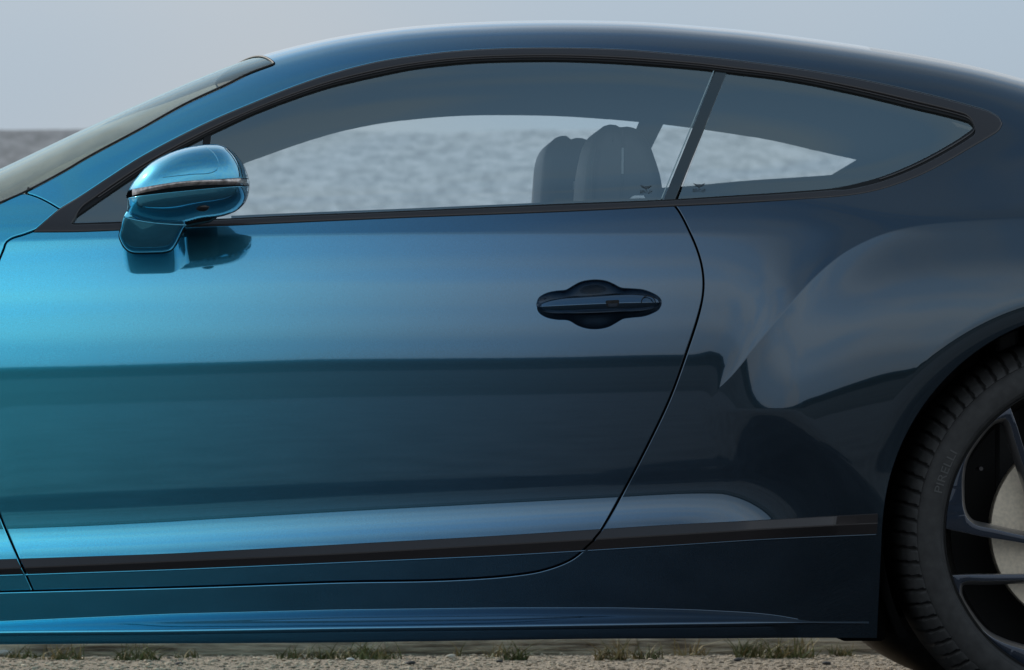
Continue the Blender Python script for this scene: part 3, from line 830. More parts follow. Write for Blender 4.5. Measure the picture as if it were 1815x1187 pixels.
# --- glass
POST_L = catmull([(1271, 122), (1225, 237), (1178, 352.8)], 5); POST_R = catmull([(1289, 125), (1243, 238), (1196, 351.6)], 5)
pl, pr = XZ(POST_L), XZ(POST_R)
def cutloop(a, x0, x1):    # keep the part of the glass outline between two slanted lines
    return a
def between(loop, left, right):
    z = loop[:, 1]; ok = np.ones(len(loop), bool)
    if left is not None:
        i = np.argsort(left[:, 1]); ok &= loop[:, 0] > np.interp(z, left[i, 1], left[i, 0])
    if right is not None:
        i = np.argsort(right[:, 1]); ok &= loop[:, 0] < np.interp(z, right[i, 1], right[i, 0])
    k = np.where(~ok)[0]
    if len(k) == 0: return loop
    st = k[np.where(np.diff(np.r_[k, k[0] + len(loop)]) > 1)[0]]
    parts = []
    lp = np.roll(loop, -(st[0] + 1), 0); okr = np.roll(ok, -(st[0] + 1))
    return lp[okr]
DIV_L, DIV_R = XZ(catmull([(362, 241), (340, 400)], 5)), XZ(catmull([(373, 236), (352, 400)], 5))
big = offset(resample(I_, 0.005)[:: (1 if area2(I_) > 0 else -1)], -0.006)
g_door = between(big, DIV_R, pl); g_q = between(big, pr, None); g_tri = between(big, None, DIV_L)
gk = dict(off=-0.010, gap=0.0, roll=0.0006, depth=0.003, spacing=0.02, step=0.006)
gl1 = panel('door_window', g_door, GLASS, door, **gk)
gl2 = panel('quarter_window', g_q, GLASS, car, **gk)
gl3 = panel('front_quarter_window', g_tri, GLASS, door, **gk)
post = panel('window_post', np.vstack([pl, pr[::-1]]), mat('smoked_post', (0.035, 0.05, 0.056), 0.15, 0.0, 0.5), car, off=-0.0085, gap=-0.001, roll=0.001, depth=0.01, spacing=0.02)
post2 = panel('window_post', np.vstack([DIV_L, DIV_R[::-1]]), RUBBER, door, off=-0.007, gap=-0.001, roll=0.001, depth=0.01, spacing=0.02)
edge = on_body(catmull([(1266, 124), (1220, 238), (1173, 352)], 6)); edge[:, 1] += 0.0085
sweep('glass_edge', edge, circ(0.0011, 6), mat('pale_glass_edge', (0.30, 0.40, 0.42), 0.3), gl1)
bs = on_body(np.c_[np.linspace(410, 1186, 60), np.interp(np.linspace(410, 1186, 60), [410, 498, 700, 1000, 1186], [386, 382, 374, 361, 353])]); bs[:, 1] += 0.030
sweep('inner_belt_seal', bs, [(-0.005, -0.002), (0.005, -0.002), (0.005, 0.003), (-0.005, 0.003)], CLOTH, door)

# winged mark and lettering etched into the glass
def etch(u, v, sc, parent, y_in):
    def w(px): 
        p = on_body([(u + a * sc, v + b * sc) for a, b in px]); p[:, 1] += y_in; return p
    left = [(-11, -7.2), (-4, -4.8), (0, -5.2), (4, -4.8), (11, -7.2), (6.5, -2.8), (2.4, -1.6), (0, 0.8), (-2.4, -1.6), (-6.5, -2.8)]
    p = w(left); o = link('glass_mark', mesh(p, [list(range(len(p)))]), ETCH, parent, smooth=False)
    cu = bpy.data.curves.new('t', 'FONT'); cu.body = 'BENTLEY'; cu.align_x = 'CENTER'; cu.size = 1.0
    to = bpy.data.objects.new('t', cu); COL.objects.link(to); bpy.context.view_layer.update()
    me = bpy.data.meshes.new_from_object(to.evaluated_get(bpy.context.evaluated_depsgraph_get())); bpy.data.objects.remove(to)
    co = np.array([v_.co[:] for v_ in me.vertices]); wd = np.ptp(co[:, 0])
    q = w([(a / wd * 23, 7.6 - b * 7.5) for a, b in co[:, :2]])
    for v_, c in zip(me.vertices, q): v_.co = c
    link('glass_lettering', me, ETCH, parent, smooth=False)
etch(1240, 331, 1.0, gl2, 0.0085)
etch(1146, 334, 0.95, gl1, 0.0085)

# --- lower body strips
STM = Line([(-600, 1024), (0, 1008), (600, 981.5), (1200, 947), (1322, 939.5), (1480, 930), (1560, 925)], 0.05)
def strip(name, u0, u1, parent, tail=False):
    def ends(Lz):
        r = []
        for e in (u0, u1):
            if isinstance(e, tuple):
                gp_, k = e; i = np.argsort(gp_[:, 1]); xe = 0.0
                for _ in range(8): xe = np.interp(Lz(np.array([xe]))[0], gp_[i, 1], gp_[i, 0])
                r.append(xe + k)
            else: r.append(on_body([(e, 950)])[0, 0])
        return np.linspace(r[0], r[1], 90)
    def row(Lz, dy, dz): 
        x = ends(Lz); z = Lz(x); return x, z
    x, xm, x2 = ends(Lstt), ends(STM), ends(Lstb)
    z1, z2, zm = Lstt(x), Lstb(x2), STM(xm)
    y1, y2 = half(x, z1), half(x2, z2)
    am = np.ones_like(x)
    if tail: am = 1 - sstep(PX(1474), PX(1488), x)
    base = np.maximum(y1, y2)
    ym = base + 0.0085 * am - 0.001 * (1 - am)
    rows = [np.c_[x, -(y1 - 0.012), z1 - 0.001], np.c_[x, -(y1 + 0.0012), z1 - 0.001], np.c_[x, -(y1 + 0.0028), z1 - 0.0022],
            np.c_[xm, -(ym - 0.0004), zm + 0.0012], np.c_[xm, -(ym - 0.0004), zm - 0.0012],
            np.c_[x2, -(y2 + 0.0012), z2 + 0.001], np.c_[x2, -(y2 - 0.012), z2 + 0.001]]
    P = np.stack(rows, 1)
    me = grid_mesh(P); o = link(name, me, TRIM, parent)
    bm = bmesh.new(); bm.from_mesh(me); bmesh.ops.holes_fill(bm, edges=[e for e in bm.edges if e.is_boundary and abs(e.verts[0].co.x - e.verts[1].co.x) < 0.004]); bmesh.ops.recalc_face_normals(bm, faces=bm.faces); bm.to_mesh(me); bm.free()
    sharp(me, 14); return o
def gap_u(v, gp, k): return np.interp(v, *(gp[np.argsort(gp[:, 1])][:, [1, 0]].T)) + k
strip('side_strip', (gapf, 0.003), (gapr, -0.003), door)
strip('side_strip', -205, (gapf, -0.003), wing)
strip('side_strip', (gapr, 0.003), 1554, body_side, True)

# --- sill blade
xs = np.linspace(PX(-205), PX(1545), 150)
LUP = Line([(-600, 1125), (0, 1103), (297, 1089.7), (600, 1082), (897, 1078.3), (1100, 1078.5), (1232, 1082), (1338, 1088), (1398, 1095), (1436, 1104.5), (1600, 1104.5)], 0.02)
LLO = Line([(-600, 1128), (0, 1121), (297, 1118), (600, 1113), (897, 1109.5), (1200, 1105.5), (1436, 1104.5), (1600, 1104)], 0.03)
zu, zl, zb_ = LUP(xs), np.minimum(LLO(xs), LUP(xs) - 0.0006), LSILL(xs)
yu = half(xs, zu); am = np.clip((zu - zl) / 0.028, 0, 1)
yl = yu + 0.004 + 0.024 * am
rows = [np.c_[xs, -(yu - 0.02), zu + 0.0005], np.c_[xs, -(yu + 0.0006), zu], np.c_[xs, -(yu * 0.62 + yl * 0.38), zu * 0.5 + zl * 0.5]]
fr_ = 0.0055 * np.clip(am * 1.5, 0.15, 1)
for th in (62, 45, 30, 15, 0, -20, -45):
    rows.append(np.c_[xs, -(yl - fr_ * (1 - math.cos(rad(th)))), zl + fr_ * math.sin(rad(th)) - 0.001])
rows += [np.c_[xs, -(yl - 0.013), zl - 0.008], np.c_[xs, -(yl - 0.0155), zb_ + 0.0035], np.c_[xs, -(yl - 0.018), zb_], np.c_[xs, -(yl - 0.3), zb_ + 0.01]]
me = grid_mesh(np.stack(rows, 1)); blade = link('sill_blade', me, PAINT, car)
bm = bmesh.new(); bm.from_mesh(me); bmesh.ops.recalc_face_normals(bm, faces=bm.faces); bm.to_mesh(me); bm.free(); sharp(me, 60)
if me.polygons[1000].normal.y > 0: me.flip_normals()

def lip(name, Lz, dz, u0, u1, r, parent):
    x = np.linspace(PX(u0), PX(u1), 120); z = Lz(x) + dz
    sweep(name, np.c_[x, -half(x, z) + r * 0.35, z], circ(r, 8), PAINT, parent)
lip('panel_edge', Lstb, -0.0006, 45, 1036, 0.0019, door)
lip('panel_edge', Lstb, -0.0006, 1042, 1551, 0.0019, body_side)
lip('panel_edge', Lstb, -0.0006, -205, 40, 0.0019, wing)
lip('blade_edge', LUP, 0.0, -205, 1420, 0.0015, blade)
# --- roof, windscreen, rear window and bonnet: sheets across the car
def roofZ(X, Yy):
    z = np.maximum(Zt(X) - 0.02, ZB0 + 0.02); zt = Zt(X)
    for _ in range(25):
        b = np.maximum(green_base(X) - GK * (z - ZB0), 0.05)
        z = 0.5 * z + 0.5 * (ZB0 + (zt - ZB0) * np.power(np.clip(1 - np.power(np.clip(np.abs(Yy) / b, 0, 0.999), GQ), 1e-4, 1), 1 / GP))
    return z
def across(name, xe, ye, bulge, m, parent, ny=61, drop=0.0):
    """xe, ye: edge stations (near side); rows bow forward by bulge towards the middle"""
    t = np.sin(np.linspace(-math.pi / 2, math.pi / 2, ny))
    X = xe[:, None] - bulge[:, None] * (1 - t[None, :] ** 2); Yy = ye[:, None] * t[None, :]
    Z = roofZ(X.ravel(), Yy.ravel()).reshape(X.shape) - drop
    h = 0.002
    zx = (roofZ((X + h).ravel(), Yy.ravel()) - roofZ((X - h).ravel(), Yy.ravel())) / (2 * h)
    zy = (roofZ(X.ravel(), Yy.ravel() + h) - roofZ(X.ravel(), Yy.ravel() - h)) / (2 * h)
    N = np.c_[-zx, -zy, np.ones_like(zx)]; N /= np.linalg.norm(N, axis=1)[:, None]
    me = grid_mesh(np.stack([X, Yy, Z], -1)); o = link(name, me, m, parent)
    if me.polygons[0].normal.z < 0: me.flip_normals()
    me.normals_split_custom_set_from_vertices([tuple(map(float, v)) for v in N])
    return o, np.stack([X, Yy, Z], -1)
yh_seal = half(sealxz[:, 0], sealxz[:, 1])
ws, WP = across('windscreen', sealxz[:, 0], yh_seal - 0.001, np.full(len(sealxz), 0.115), WSG, car)
keep = sealxz[:, 0] > -9
sp = np.c_[sealxz[:, 0], -yh_seal - 0.0006, sealxz[:, 1]]
sweep('windscreen_seal', sp, circ(0.0022, 6), RUBBER, car)
sp2 = sp.copy(); sp2[:, 1] *= -1; sweep('windscreen_seal', sp2, circ(0.0022, 6), RUBBER, car)
hp = WP[-1].copy(); hp[:, 2] += 0.0012
sweep('windscreen_seal', hp, circ(0.0022, 6), RUBBER, car, upv=(0, 0, 1))
xroof = cut[:, 0]; yroof = half(cut[:, 0], cut[:, 1])
nr = int(np.searchsorted(xroof, 0.72))
rb = 0.115 * (1 - sstep(Xs, Xs + 0.5, xroof[:nr])) 
roof, RP = across('roof', xroof[:nr], yroof[:nr], rb, PAINT, car)
rear, _ = across('rear_screen', xroof[nr - 1:150], yroof[nr - 1:150], np.zeros(len(xroof[nr - 1:150])), DARKGLOSS, car, 31)
deck, _ = across('boot_lid', xroof[149:], yroof[149:], np.zeros(len(xroof[149:])), PAINT, car, 31)
xb = np.linspace(-2.3, PX(-60), 60); ybn = np.maximum(half(xb, Lbel(xb) + 0.014) + 0.006, 0.05)
tt = np.linspace(-1, 1, 31)
BP = np.stack([np.c_[np.full(31, x), tt * y, Lbel(np.array([x]))[0] + 0.012 + 0.055 * (1 - np.abs(tt) ** 2.4) * sstep(-2.5, -1.6, x)] for x, y in zip(xb, ybn)], 0)
bon = link('bonnet', grid_mesh(BP), PAINT, car)
if bon.data.polygons[300].normal.z < 0: bon.data.flip_normals()

# --- far side of the car (same pressings mirrored)
for o in (body_side, wing, trim, seal, gl2, post): 
    c = mirrored(o, car)
fd = mirrored(door, car)
gf1, gf3, pf2 = mirrored(gl1, fd), mirrored(gl3, fd), mirrored(post2, fd)
for c in (gf1, gf3, pf2): c.scale = (1, 1, 1)
for o in list(car.children) + list(fd.children):       # thinner tint on the far panes
    if o.name.split('.')[0] in ('quarter_window', 'door_window', 'front_quarter_window') and (o.parent == fd or o.scale.y < 0):
        o.data = o.data.copy(); o.data.materials[0] = GLASSF

# --- cabin
FAR_TOP = catmull([(395, 304), (434, 286), (468, 273.6), (529, 252), (600.7, 230.6), (672, 216), (762, 205.5), (830, 201.5), (887, 200.8), (988, 202.5), (1050, 206), (1138, 213.6)], 6)
fdoor = on_far(FAR_TOP, 0.035)
fdoor_b = on_far(catmull([(1138, 213.6), (1131, 229), (1090, 330)], 6), 0.035)
frq = on_far(np.vstack([catmull([(1165.4, 216), (1251, 227), (1369, 246), (1471, 269.5), (1534, 283)], 6), catmull([(1474.5, 319), (1400, 323.5), (1335.5, 327), (1213.5, 337.5)], 6), catmull([(1130, 342), (1149, 251)], 6)]), 0.035)
def fin(X, Z): return half(X, Z) - 0.035
zbelt_in = 0.965
hole1 = np.vstack([fdoor[:, [0, 2]], fdoor_b[1:, [0, 2]]])
hole1 = np.vstack([hole1, [[hole1[-1, 0] - 0.03, zbelt_in], [hole1[0, 0] - 0.12, zbelt_in], [hole1[0, 0] - 0.10, zbelt_in + 0.06]]])
hole2 = frq[:, [0, 2]]
xi = np.linspace(PX(-60), PX(1830), 120)
zs_ = np.where(xi < Xs, np.interp(xi, sealxz[:, 0], sealxz[:, 1]) - 0.012, ZB0 + 0.955 * (Zt(xi) - ZB0))
shell = np.vstack([np.c_[xi, zs_], np.c_[xi[::-1], np.full(120, 0.55)]])
inner = panel('cabin_side_trim', shell, CLOTH, car, holes=[hole1, hole2], fn=fin, spacing=0.03, gap=0, roll=0.004, depth=-0.02)
inner.scale = (1, -1, 1)
xh = np.linspace(Xs + 0.12, PX(1830), 60)
link_h, _ = across('headliner', xh, half(xh, ZB0 + 0.955 * (Zt(xh) - ZB0)) - 0.03, 0.10 * (1 - sstep(Xs, Xs + 0.5, xh)), CLOTH, car, 31, drop=0.028)
# near-side inner trim below the glass line and pillar trim
nlow = np.vstack([np.c_[xi, Lbel(xi) - 0.02], np.c_[xi[::-1], np.full(120, 0.45)]])
nlow = nlow[nlow[:, 0] < PX(1480)]
panel('cabin_side_trim', nlow, CLOTH, car, fn=lambda X, Z: half(X, Z) - 0.05, spacing=0.05, gap=0, roll=0.004, depth=-0.02)
xq = np.linspace(PX(1200), PX(1740), 60)
qb = on_body(catmull([(1205, 352), (1300, 345), (1415, 338), (1481, 332), (1525, 323), (1569, 310), (1640, 280)], 8))
# cabin floor, bulkheads
def box(name, a, b, m, parent, bev=0.01):
    bm = bmesh.new(); bmesh.ops.create_cube(bm, size=1)
    for v in bm.verts: v.co = Vector([(a[i] + b[i]) / 2 + v.co[i] * (b[i] - a[i]) for i in range(3)])
    if bev: bmesh.ops.bevel(bm, geom=list(bm.edges), offset=bev, segments=2, affect='EDGES', profile=0.5)
    me = bpy.data.meshes.new('m'); bm.to_mesh(me); bm.free(); return link(name, me, m, parent, smooth=False)
box('underbody', (-0.80, -0.86, 0.185), (0.62, 0.86, 0.24), VOID, car)
box('dashboard', (-1.05, -0.74, 0.55), (-0.70, 0.74, 0.90), PLASTIC, car, 0.06)
box('rear_bulkhead', (0.95, -0.66, 0.3), (1.0, 0.66, 0.93), PLASTIC, car)
box('rear_seat', (0.52, -0.60, 0.32), (0.95, 0.60, 0.90), LEATHER, car, 0.07)

def seat(px, y_mid, hw, y_un, slit, name):
    o = on_plane(catmull(px, 4), y_un)[:, [0, 2]]
    o = np.vstack([o, [[o[-1, 0] + 0.02, 0.60], [o[-1, 0] - 0.12, 0.42], [o[0, 0] - 0.02, 0.42], [o[0, 0] - 0.01, 0.60]]])
    h = on_plane(slit, y_un)[:, [0, 2]]
    s = slab(name, o, y_mid - hw, y_mid + hw, 0.035, [LEATHER], car, holes=[], step=0.012)
    b = slab('seat_base', np.array([(o[0, 0] - 0.48, 0.34), (o[0, 0] + 0.10, 0.30), (o[0, 0] + 0.12, 0.46), (o[0, 0] - 0.44, 0.53), (o[0, 0] - 0.50, 0.48)]), y_mid - hw, y_mid + hw, 0.04, [LEATHER], s, step=0.02)
    # pale line painted in for daylight seen through the slit in the seat
    sp_ = on_plane(catmull(slit, 4), y_un); sp_[:, 1] = y_mid - hw - 0.001
    sweep('seat_slit_daylight', sp_, circ(0.0028, 6), mat('slit_daylight_pale', (0.30, 0.34, 0.36), 0.5), s)
    return s
near_seat = seat([(1034.6, 356), (1037, 314), (1043, 278), (1051, 248), (1062, 230), (1074.5, 221), (1084, 220), (1092, 221), (1099, 225), (1106, 223.5), (1123, 226), (1132, 230), (1149, 251), (1161, 281), (1171, 314), (1176, 352)],
                 -0.38, 0.20, -0.55, [(1102, 263), (1101.5, 309)], 'front_seat')
far_seat = seat([(957, 355), (960, 314), (964, 278), (971, 259), (982, 246), (990.5, 241), (1000, 239.5), (1005.6, 240), (1012.5, 246), (1021, 243.5), (1040, 246), (1048, 252), (1064, 276), (1076, 310), (1082, 355)],
                0.38, 0.20, 0.20, [(1017, 322), (1016.5, 336)], 'front_seat')
# seat seam lines on the near seat
for pts in ([(1101, 232), (1103, 262), (1102, 310), (1099, 350)], [(1055, 262), (1049, 300), (1047, 352)]):
    q = on_plane(catmull(pts, 5), -0.55); q[:, 1] = -0.581
    sweep('seat_seam', q, circ(0.0022, 6), PLASTIC, near_seat)
gap_pts = on_plane([(1116, 353), (1121, 347.5), (1127, 346), (1141, 346), (1145, 352.5)], -0.66)
slab('seat_gap_daylight', gap_pts[:, [0, 2]], -0.66, -0.63, 0.002, [mat('gap_daylight_white', (0.8, 0.82, 0.84), 0.3)], near_seat, step=0.004)  # added white piece stands for daylight seen through a gap by the seat

# --- door mirror
MO = catmull([(224, 347.5), (228, 336), (242.6, 314), (265, 291), (292.7, 275), (318.6, 265), (341, 259.5), (366.8, 256.5), (387, 256.5), (402, 261), (416.8, 272.5), (429.8, 289.5), (438, 309), (441.3, 324),
              (439.5, 344), (433.5, 358.6), (420.5, 371.6), (400, 380.5), (381.6, 384.5), (357.5, 387.5), (330, 394), (300, 397), (262, 394), (236, 386), (225, 376), (226, 366), (226, 357), (224, 347.5)], 3)[:-1]
YM = -1.045
mo = on_plane(MO, YM)[:, [0, 2]]
mif = Inflate(mo, 170, 0.42)
IND_T = catmull([(222, 341.5), (239.8, 335.5), (274, 329), (329.7, 322), (385, 319.5), (444, 318.6)], 4)
IND_B = catmull([(222, 352), (240, 347.5), (274, 341), (330, 333.6), (385, 330.8), (444, 330)], 4)
it, ib = on_plane(IND_T, YM)[:, [0, 2]], on_plane(IND_B, YM)[:, [0, 2]]
zit = lambda X: np.interp(X, it[:, 0], it[:, 1]); zib = lambda X: np.interp(X, ib[:, 0], ib[:, 1])
def mfn(X, Z):
    d = 0.112 * mif(X, Z)
    lo = zib(X) - Z                                     # fold under the lamp: a lip, then the underside tucks in
    d = d - 0.010 * sstep(0.016, 0.050, lo)
    return -YM + d
def mback(X, Z): return -YM - 0.085 * mif(X, Z)
def clip_loop(loop, f, above):
    k = loop[:, 1] > f(loop[:, 0]) if above else loop[:, 1] < f(loop[:, 0])
    j = np.where(k & ~np.roll(k, 1))[0][0]
    return np.roll(loop, -j, 0)[np.roll(k, -j)]
mo = resample(mo if area2(mo) > 0 else mo[::-1], 0.0025)
mirror = panel('door_mirror', clip_loop(mo, lambda x: zib(x), False), PAINT, car, fn=mfn, spacing=0.004, gap=0.0, roll=0.0006, depth=0.001, step=0.003)
capl = clip_loop(mo, lambda x: zit(x), True)
cap = panel('mirror_cap', capl, PAINT, mirror, fn=mfn, spacing=0.004, gap=0.0003, roll=0.0009, depth=0.004, step=0.003)
midl = clip_loop(np.roll(mo, 0, 0), lambda x: zit(x), False)
rows = []
xx = np.linspace(mo[:, 0].min() + 0.012, mo[:, 0].max() - 0.0006, 120)
for t in np.linspace(0, 1, 7):
    zz = zit(xx) * (1 - t) + zib(xx) * t
    rows.append(np.c_[xx, -mfn(xx, zz) + 0.0016 - 0.004 * math.sin(math.pi * t) * np.clip((xx - xx[0]) / 0.02, 0, 1) * 0.6, zz])
lens = link('indicator_lens', grid_mesh(np.stack(rows, 1)), LENS, mirror)
if lens.data.polygons[50].normal.y > 0: lens.data.flip_normals()
bk = panel('mirror_back', mo, PLASTIC, mirror, fn=mback, spacing=0.006, gap=0.0, roll=0.0004, depth=0.0, step=0.004)
bk.data.flip_normals()
# lines on the cap: rear joint and raised bow
for pts in ([(402, 264), (416, 280), (426, 298), (430, 316)], [(398, 263.5), (412, 280), (421.5, 298), (425, 315)]):
    q = catmull(pts, 4); w_ = on_plane(q, YM); w_[:, 1] = -mfn(w_[:, 0], w_[:, 2]) - 0.0001
    sweep('cap_joint', w_, circ(0.0007, 6), RUBBER, cap)
q = catmull([(290, 318), (340, 313), (378, 309), (386, 303), (388, 292), (380, 276), (366, 264)], 3); w_ = on_plane(q, YM); w_[:, 1] = -mfn(w_[:, 0], w_[:, 2]) + 0.0004
sweep('cap_crease', w_, circ(0.0010, 8), PAINT, cap)
# camera bulge
cc = on_plane([(359, 368.5)], YM)[0]; cy = -mfn(np.array([cc[0]]), np.array([cc[2]]))[0]
cl = lathe([(0.0001, -0.003), (0.007, -0.0025), (0.0095, 0.001), (0.0125, 0.0015), (0.0135, 0.006)], 24)
co = link('mirror_camera', cl, DARKGLOSS, mirror); co.location = (cc[0], cy + 0.001, cc[2])
co.scale = (1.0, 1, 0.7)
# foot on the door
FO2 = catmull([(330, 400), (327, 403), (318.6, 418), (309, 435), (301, 443), (290, 445.8), (274, 446.6), (245, 447), (233.4, 446), (222, 438.5), (214.8, 426), (212.5, 418), (215.8, 403), (221, 384), (229, 372)], 4)
fo = on_plane(np.vstack([FO2, [(262, 378), (300, 384), (326, 388)]]), -0.99)[:, [0, 2]]
ft_ = on_plane([(270, 388)], -0.99)[0, 2]; fb_ = on_plane([(270, 446)], -0.99)[0, 2]
foot = slab('mirror_foot', fo, -1.062, -0.93, 0.011, [PAINT], mirror, step=0.0035, dish=lambda a_, c_: 0.045 * min(1.05, max(0.0, (ft_ - c_) / (ft_ - fb_))) ** 1.15)
fo_ = on_body(np.vstack([FO2]))
fo_[:, 1] -= 0.002
sweep('foot_gasket', fo_[2:-3], circ(0.0026, 6), RUBBER, mirror)
nk_ = on_plane([(322, 384), (350, 382), (384, 384), (372, 392), (345, 397), (324, 402)], -0.985)[:, [0, 2]]
slab('mirror_neck', nk_, -1.035, -0.91, 0.004, [RUBBER], mirror, step=0.005)
jn = on_plane(catmull([(219, 384), (236, 388.5), (262, 393.5), (298, 397), (330, 398.5)], 4), -1.06); jn[:, 1] = -1.0625
sweep('foot_joint', jn, circ(0.0016, 6), PAINT, mirror)

# --- wheels
def wheel(center, flip, sub):
    w = link('wheel', BARREL.copy() if False else BARREL, None, car); w.location = center
    if flip: w.rotation_euler = (0, 0, math.pi)
    return w
S = 1 / 950.0
prof_t = [(0.268, 0.215), (0.300, 0.235), (0.338, 0.230), (0.360, 0.205), (0.3715, 0.17), (0.3745, 0.11), (0.3745, 0.05), (0.3735, -0.02), (0.3705, -0.045), (0.3665, -0.062), (0.3600, -0.077), (0.3520, -0.0885), (0.3440, -0.0950),
          (0.3405, -0.0958), (0.3395, -0.0948), (0.3380, -0.0965), (0.330, -0.1005), (0.320, -0.1030), (0.310, -0.1040), (0.302, -0.1035), (0.2965, -0.1020), (0.2955, -0.0995), (0.2935, -0.0990), (0.290, -0.094), (0.2875, -0.082), (0.286, -0.06)]
NT = 82 * 10
ang = np.linspace(0, 2 * np.pi, NT, endpoint=False)
P = np.zeros((NT, len(prof_t), 3))
for j, (r, y) in enumerate(prof_t):
    P[:, j, 0] = r * np.cos(ang); P[:, j, 2] = r * np.sin(ang); P[:, j, 1] = y
for j, (r, y) in enumerate(prof_t):
    if y < 0.0 and 0.3425 <= r <= 0.3735:
        wv = {0: 0.6, 1: 1.0, 2: 0.6}
        dep = 0.005 * (1.0 if r > 0.349 else 0.7)
        for i in range(NT):
            # grooves lean a little across the shoulder
            ph = (i - int(round((0.3735 - r) / 0.03 * 2))) % 10
            if ph in (0, 1):
                P[i, j, 0] *= (r - dep) / r; P[i, j, 2] *= (r - dep) / r; P[i, j, 1] += dep * 0.9
me_tyre = grid_mesh(P, True, False)
bm = bmesh.new(); bm.from_mesh(me_tyre); bmesh.ops.recalc_face_normals(bm, faces=bm.faces); bm.to_mesh(me_tyre); bm.free()
me_tyre.materials.append(TYRE)
me_tyre.polygons.foreach_set('use_smooth', [True] * len(me_tyre.polygons)); sharp(me_tyre, 45)
BARREL = lathe([(0.2895, -0.088), (0.2885, -0.0905), (0.2865, -0.0905), (0.2845, -0.088), (0.2835, -0.070), (0.276, -0.055), (0.268, -0.03), (0.262, 0.06), (0.262, 0.20), (0.20, 0.20), (0.02, 0.20)], 128)
BARREL.materials.append(RIMBLACK); BARREL.polygons.foreach_set('use_smooth', [True] * len(BARREL.polygons)); sharp(BARREL, 40)
wheel_r = bpy.data.objects.new('wheel', BARREL); COL.objects.link(wheel_r); wheel_r.parent = car
wheel_r.location = (WHR[0], -0.855, WHR[2])
def kid(name, me, parent, m=None):
    o = bpy.data.objects.new(name, me); COL.objects.link(o); o.parent = parent
    if m is not None and len(me.materials) == 0: me.materials.append(m)
    return o
kid('tyre', me_tyre, wheel_r)
# raised lettering round the sidewall
def curved_text(body, a_mid, r0, hgt, wscale, y, parent):
    cu = bpy.data.curves.new('t', 'FONT'); cu.body = body; cu.align_x = 'CENTER'; cu.size = 1.0; cu.extrude = 0.0
    to = bpy.data.objects.new('t', cu); COL.objects.link(to); bpy.context.view_layer.update()
    me = bpy.data.meshes.new_from_object(to.evaluated_get(bpy.context.evaluated_depsgraph_get())); bpy.data.objects.remove(to)
    for v in me.vertices:
        a = a_mid - v.co.x * hgt * wscale / r0; r = r0 + v.co.y * hgt
        v.co = (r * math.cos(a), y, r * math.sin(a))
    o = link('tyre_lettering', me, TYREL, parent, smooth=False); return o
curved_text('PIRELLI', rad(158.5), 0.3035, 0.022, 1.25, -0.1052, wheel_r)
# spokes: one looped twin spoke, five times round
c0 = np.array([1945.0, 943.7])
arc = [(271 * math.cos(rad(a)), 271 * math.sin(rad(a))) for a in np.linspace(124.8, 178.8, 26)]
low = catmull([(-271, 5), (-240, -1), (-208, -8), (-130, -21), (-90, -29), (-64, -36)], 6)
hub = [(-58, -44), (-66, -30), (-74, -8), (-76, 12), (-74, 26)]
s1 = catmull([(-84, 20), (-92, 40), (-113, 100), (-130, 152), (-143, 192), (-154, 222)], 6)
hub2 = [(70 * math.cos(rad(a)), 70 * math.sin(rad(a))) for a in np.linspace(211, 163, 8)]
sp_out = np.vstack([np.array(arc), low[1:], np.array(hub2)[1:], s1, ])
hole = catmull([(-164, 203), (-182, 198), (-213, 165), (-234, 130), (-240, 100), (-240.5, 67), (-239, 45), (-233, 27), (-220, 14), (-184, 5), (-130, -7), (-104, -11), (-97, -4), (-101, 22), (-118, 82), (-136, 133), (-147, 165), (-157, 195), (-164, 203)], 5)[:-1]
def dish(x, z): 
    r = math.hypot(x, z); return 0.030 * max(0, min(1, (0.255 - r) / 0.18)) ** 1.2
sk = slab('spoke', sp_out * S, -0.0865, -0.045, 0.0016, [RIMBLUE, RIMDARK], wheel_r, holes=[hole * S], step=0.004, face_mat=0, side_mat=1, dish=dish)
spokes = [sk]
for k in range(1, 5):
    c = sk.copy(); COL.objects.link(c); c.parent = wheel_r; c.rotation_euler = (0, -rad(72 * k), 0); spokes.append(c)
# grey chamfer round the inside of each loop and the rim flange between spokes
ch = offset(resample(hole * S if area2(hole) > 0 else hole[::-1] * S, 0.004), 0.0)
chp = np.stack([np.c_[offset(ch, d)[:, 0], np.array([yy + dish(a, b) for a, b in ch]), offset(ch, d)[:, 1]] for d, yy in ((0.0, -0.0845), (0.0045, -0.076), (0.0075, -0.060), (0.0085, -0.045))], 1)
chm = grid_mesh(chp, True, False); cho = link('spoke_chamfer', chm, RIMDARK, wheel_r); chs = [cho]
for k in range(1, 5):
    c = cho.copy(); COL.objects.link(c); c.parent = wheel_r; c.rotation_euler = (0, -rad(72 * k), 0)
hubm = lathe([(0.0005, -0.058), (0.03, -0.060), (0.034, -0.057), (0.036, -0.050), (0.066, -0.052), (0.074, -0.046), (0.076, -0.02)], 48); kid('hub_cap', hubm, wheel_r, RIMBLUE)
hubm.polygons.foreach_set('use_smooth', [True] * len(hubm.polygons)); sharp(hubm, 40)
valve = lathe([(0.0005, -0.05), (0.004, -0.05), (0.0042, -0.02), (0.003, 0.0)], 12)
vo = kid('valve', valve, wheel_r, TRIM); vo.location = (0.243 * math.cos(rad(151)), 0.0, 0.243 * math.sin(rad(151)))
disc = lathe([(0.09, 0.02), (0.09, 0.005), (0.186, 0.005), (0.188, 0.008), (0.188, 0.034), (0.186, 0.037), (0.09, 0.037)], 96)
do = kid('brake_disc', disc, wheel_r, DISC); disc.polygons.foreach_set('use_smooth', [True] * len(disc.polygons)); sharp(disc, 30)
a = np.radians(np.linspace(188, 236, 20)); cal = np.vstack([np.c_[0.215 * np.cos(a), 0.215 * np.sin(a)], np.c_[0.125 * np.cos(a[::-1]), 0.125 * np.sin(a[::-1])]])
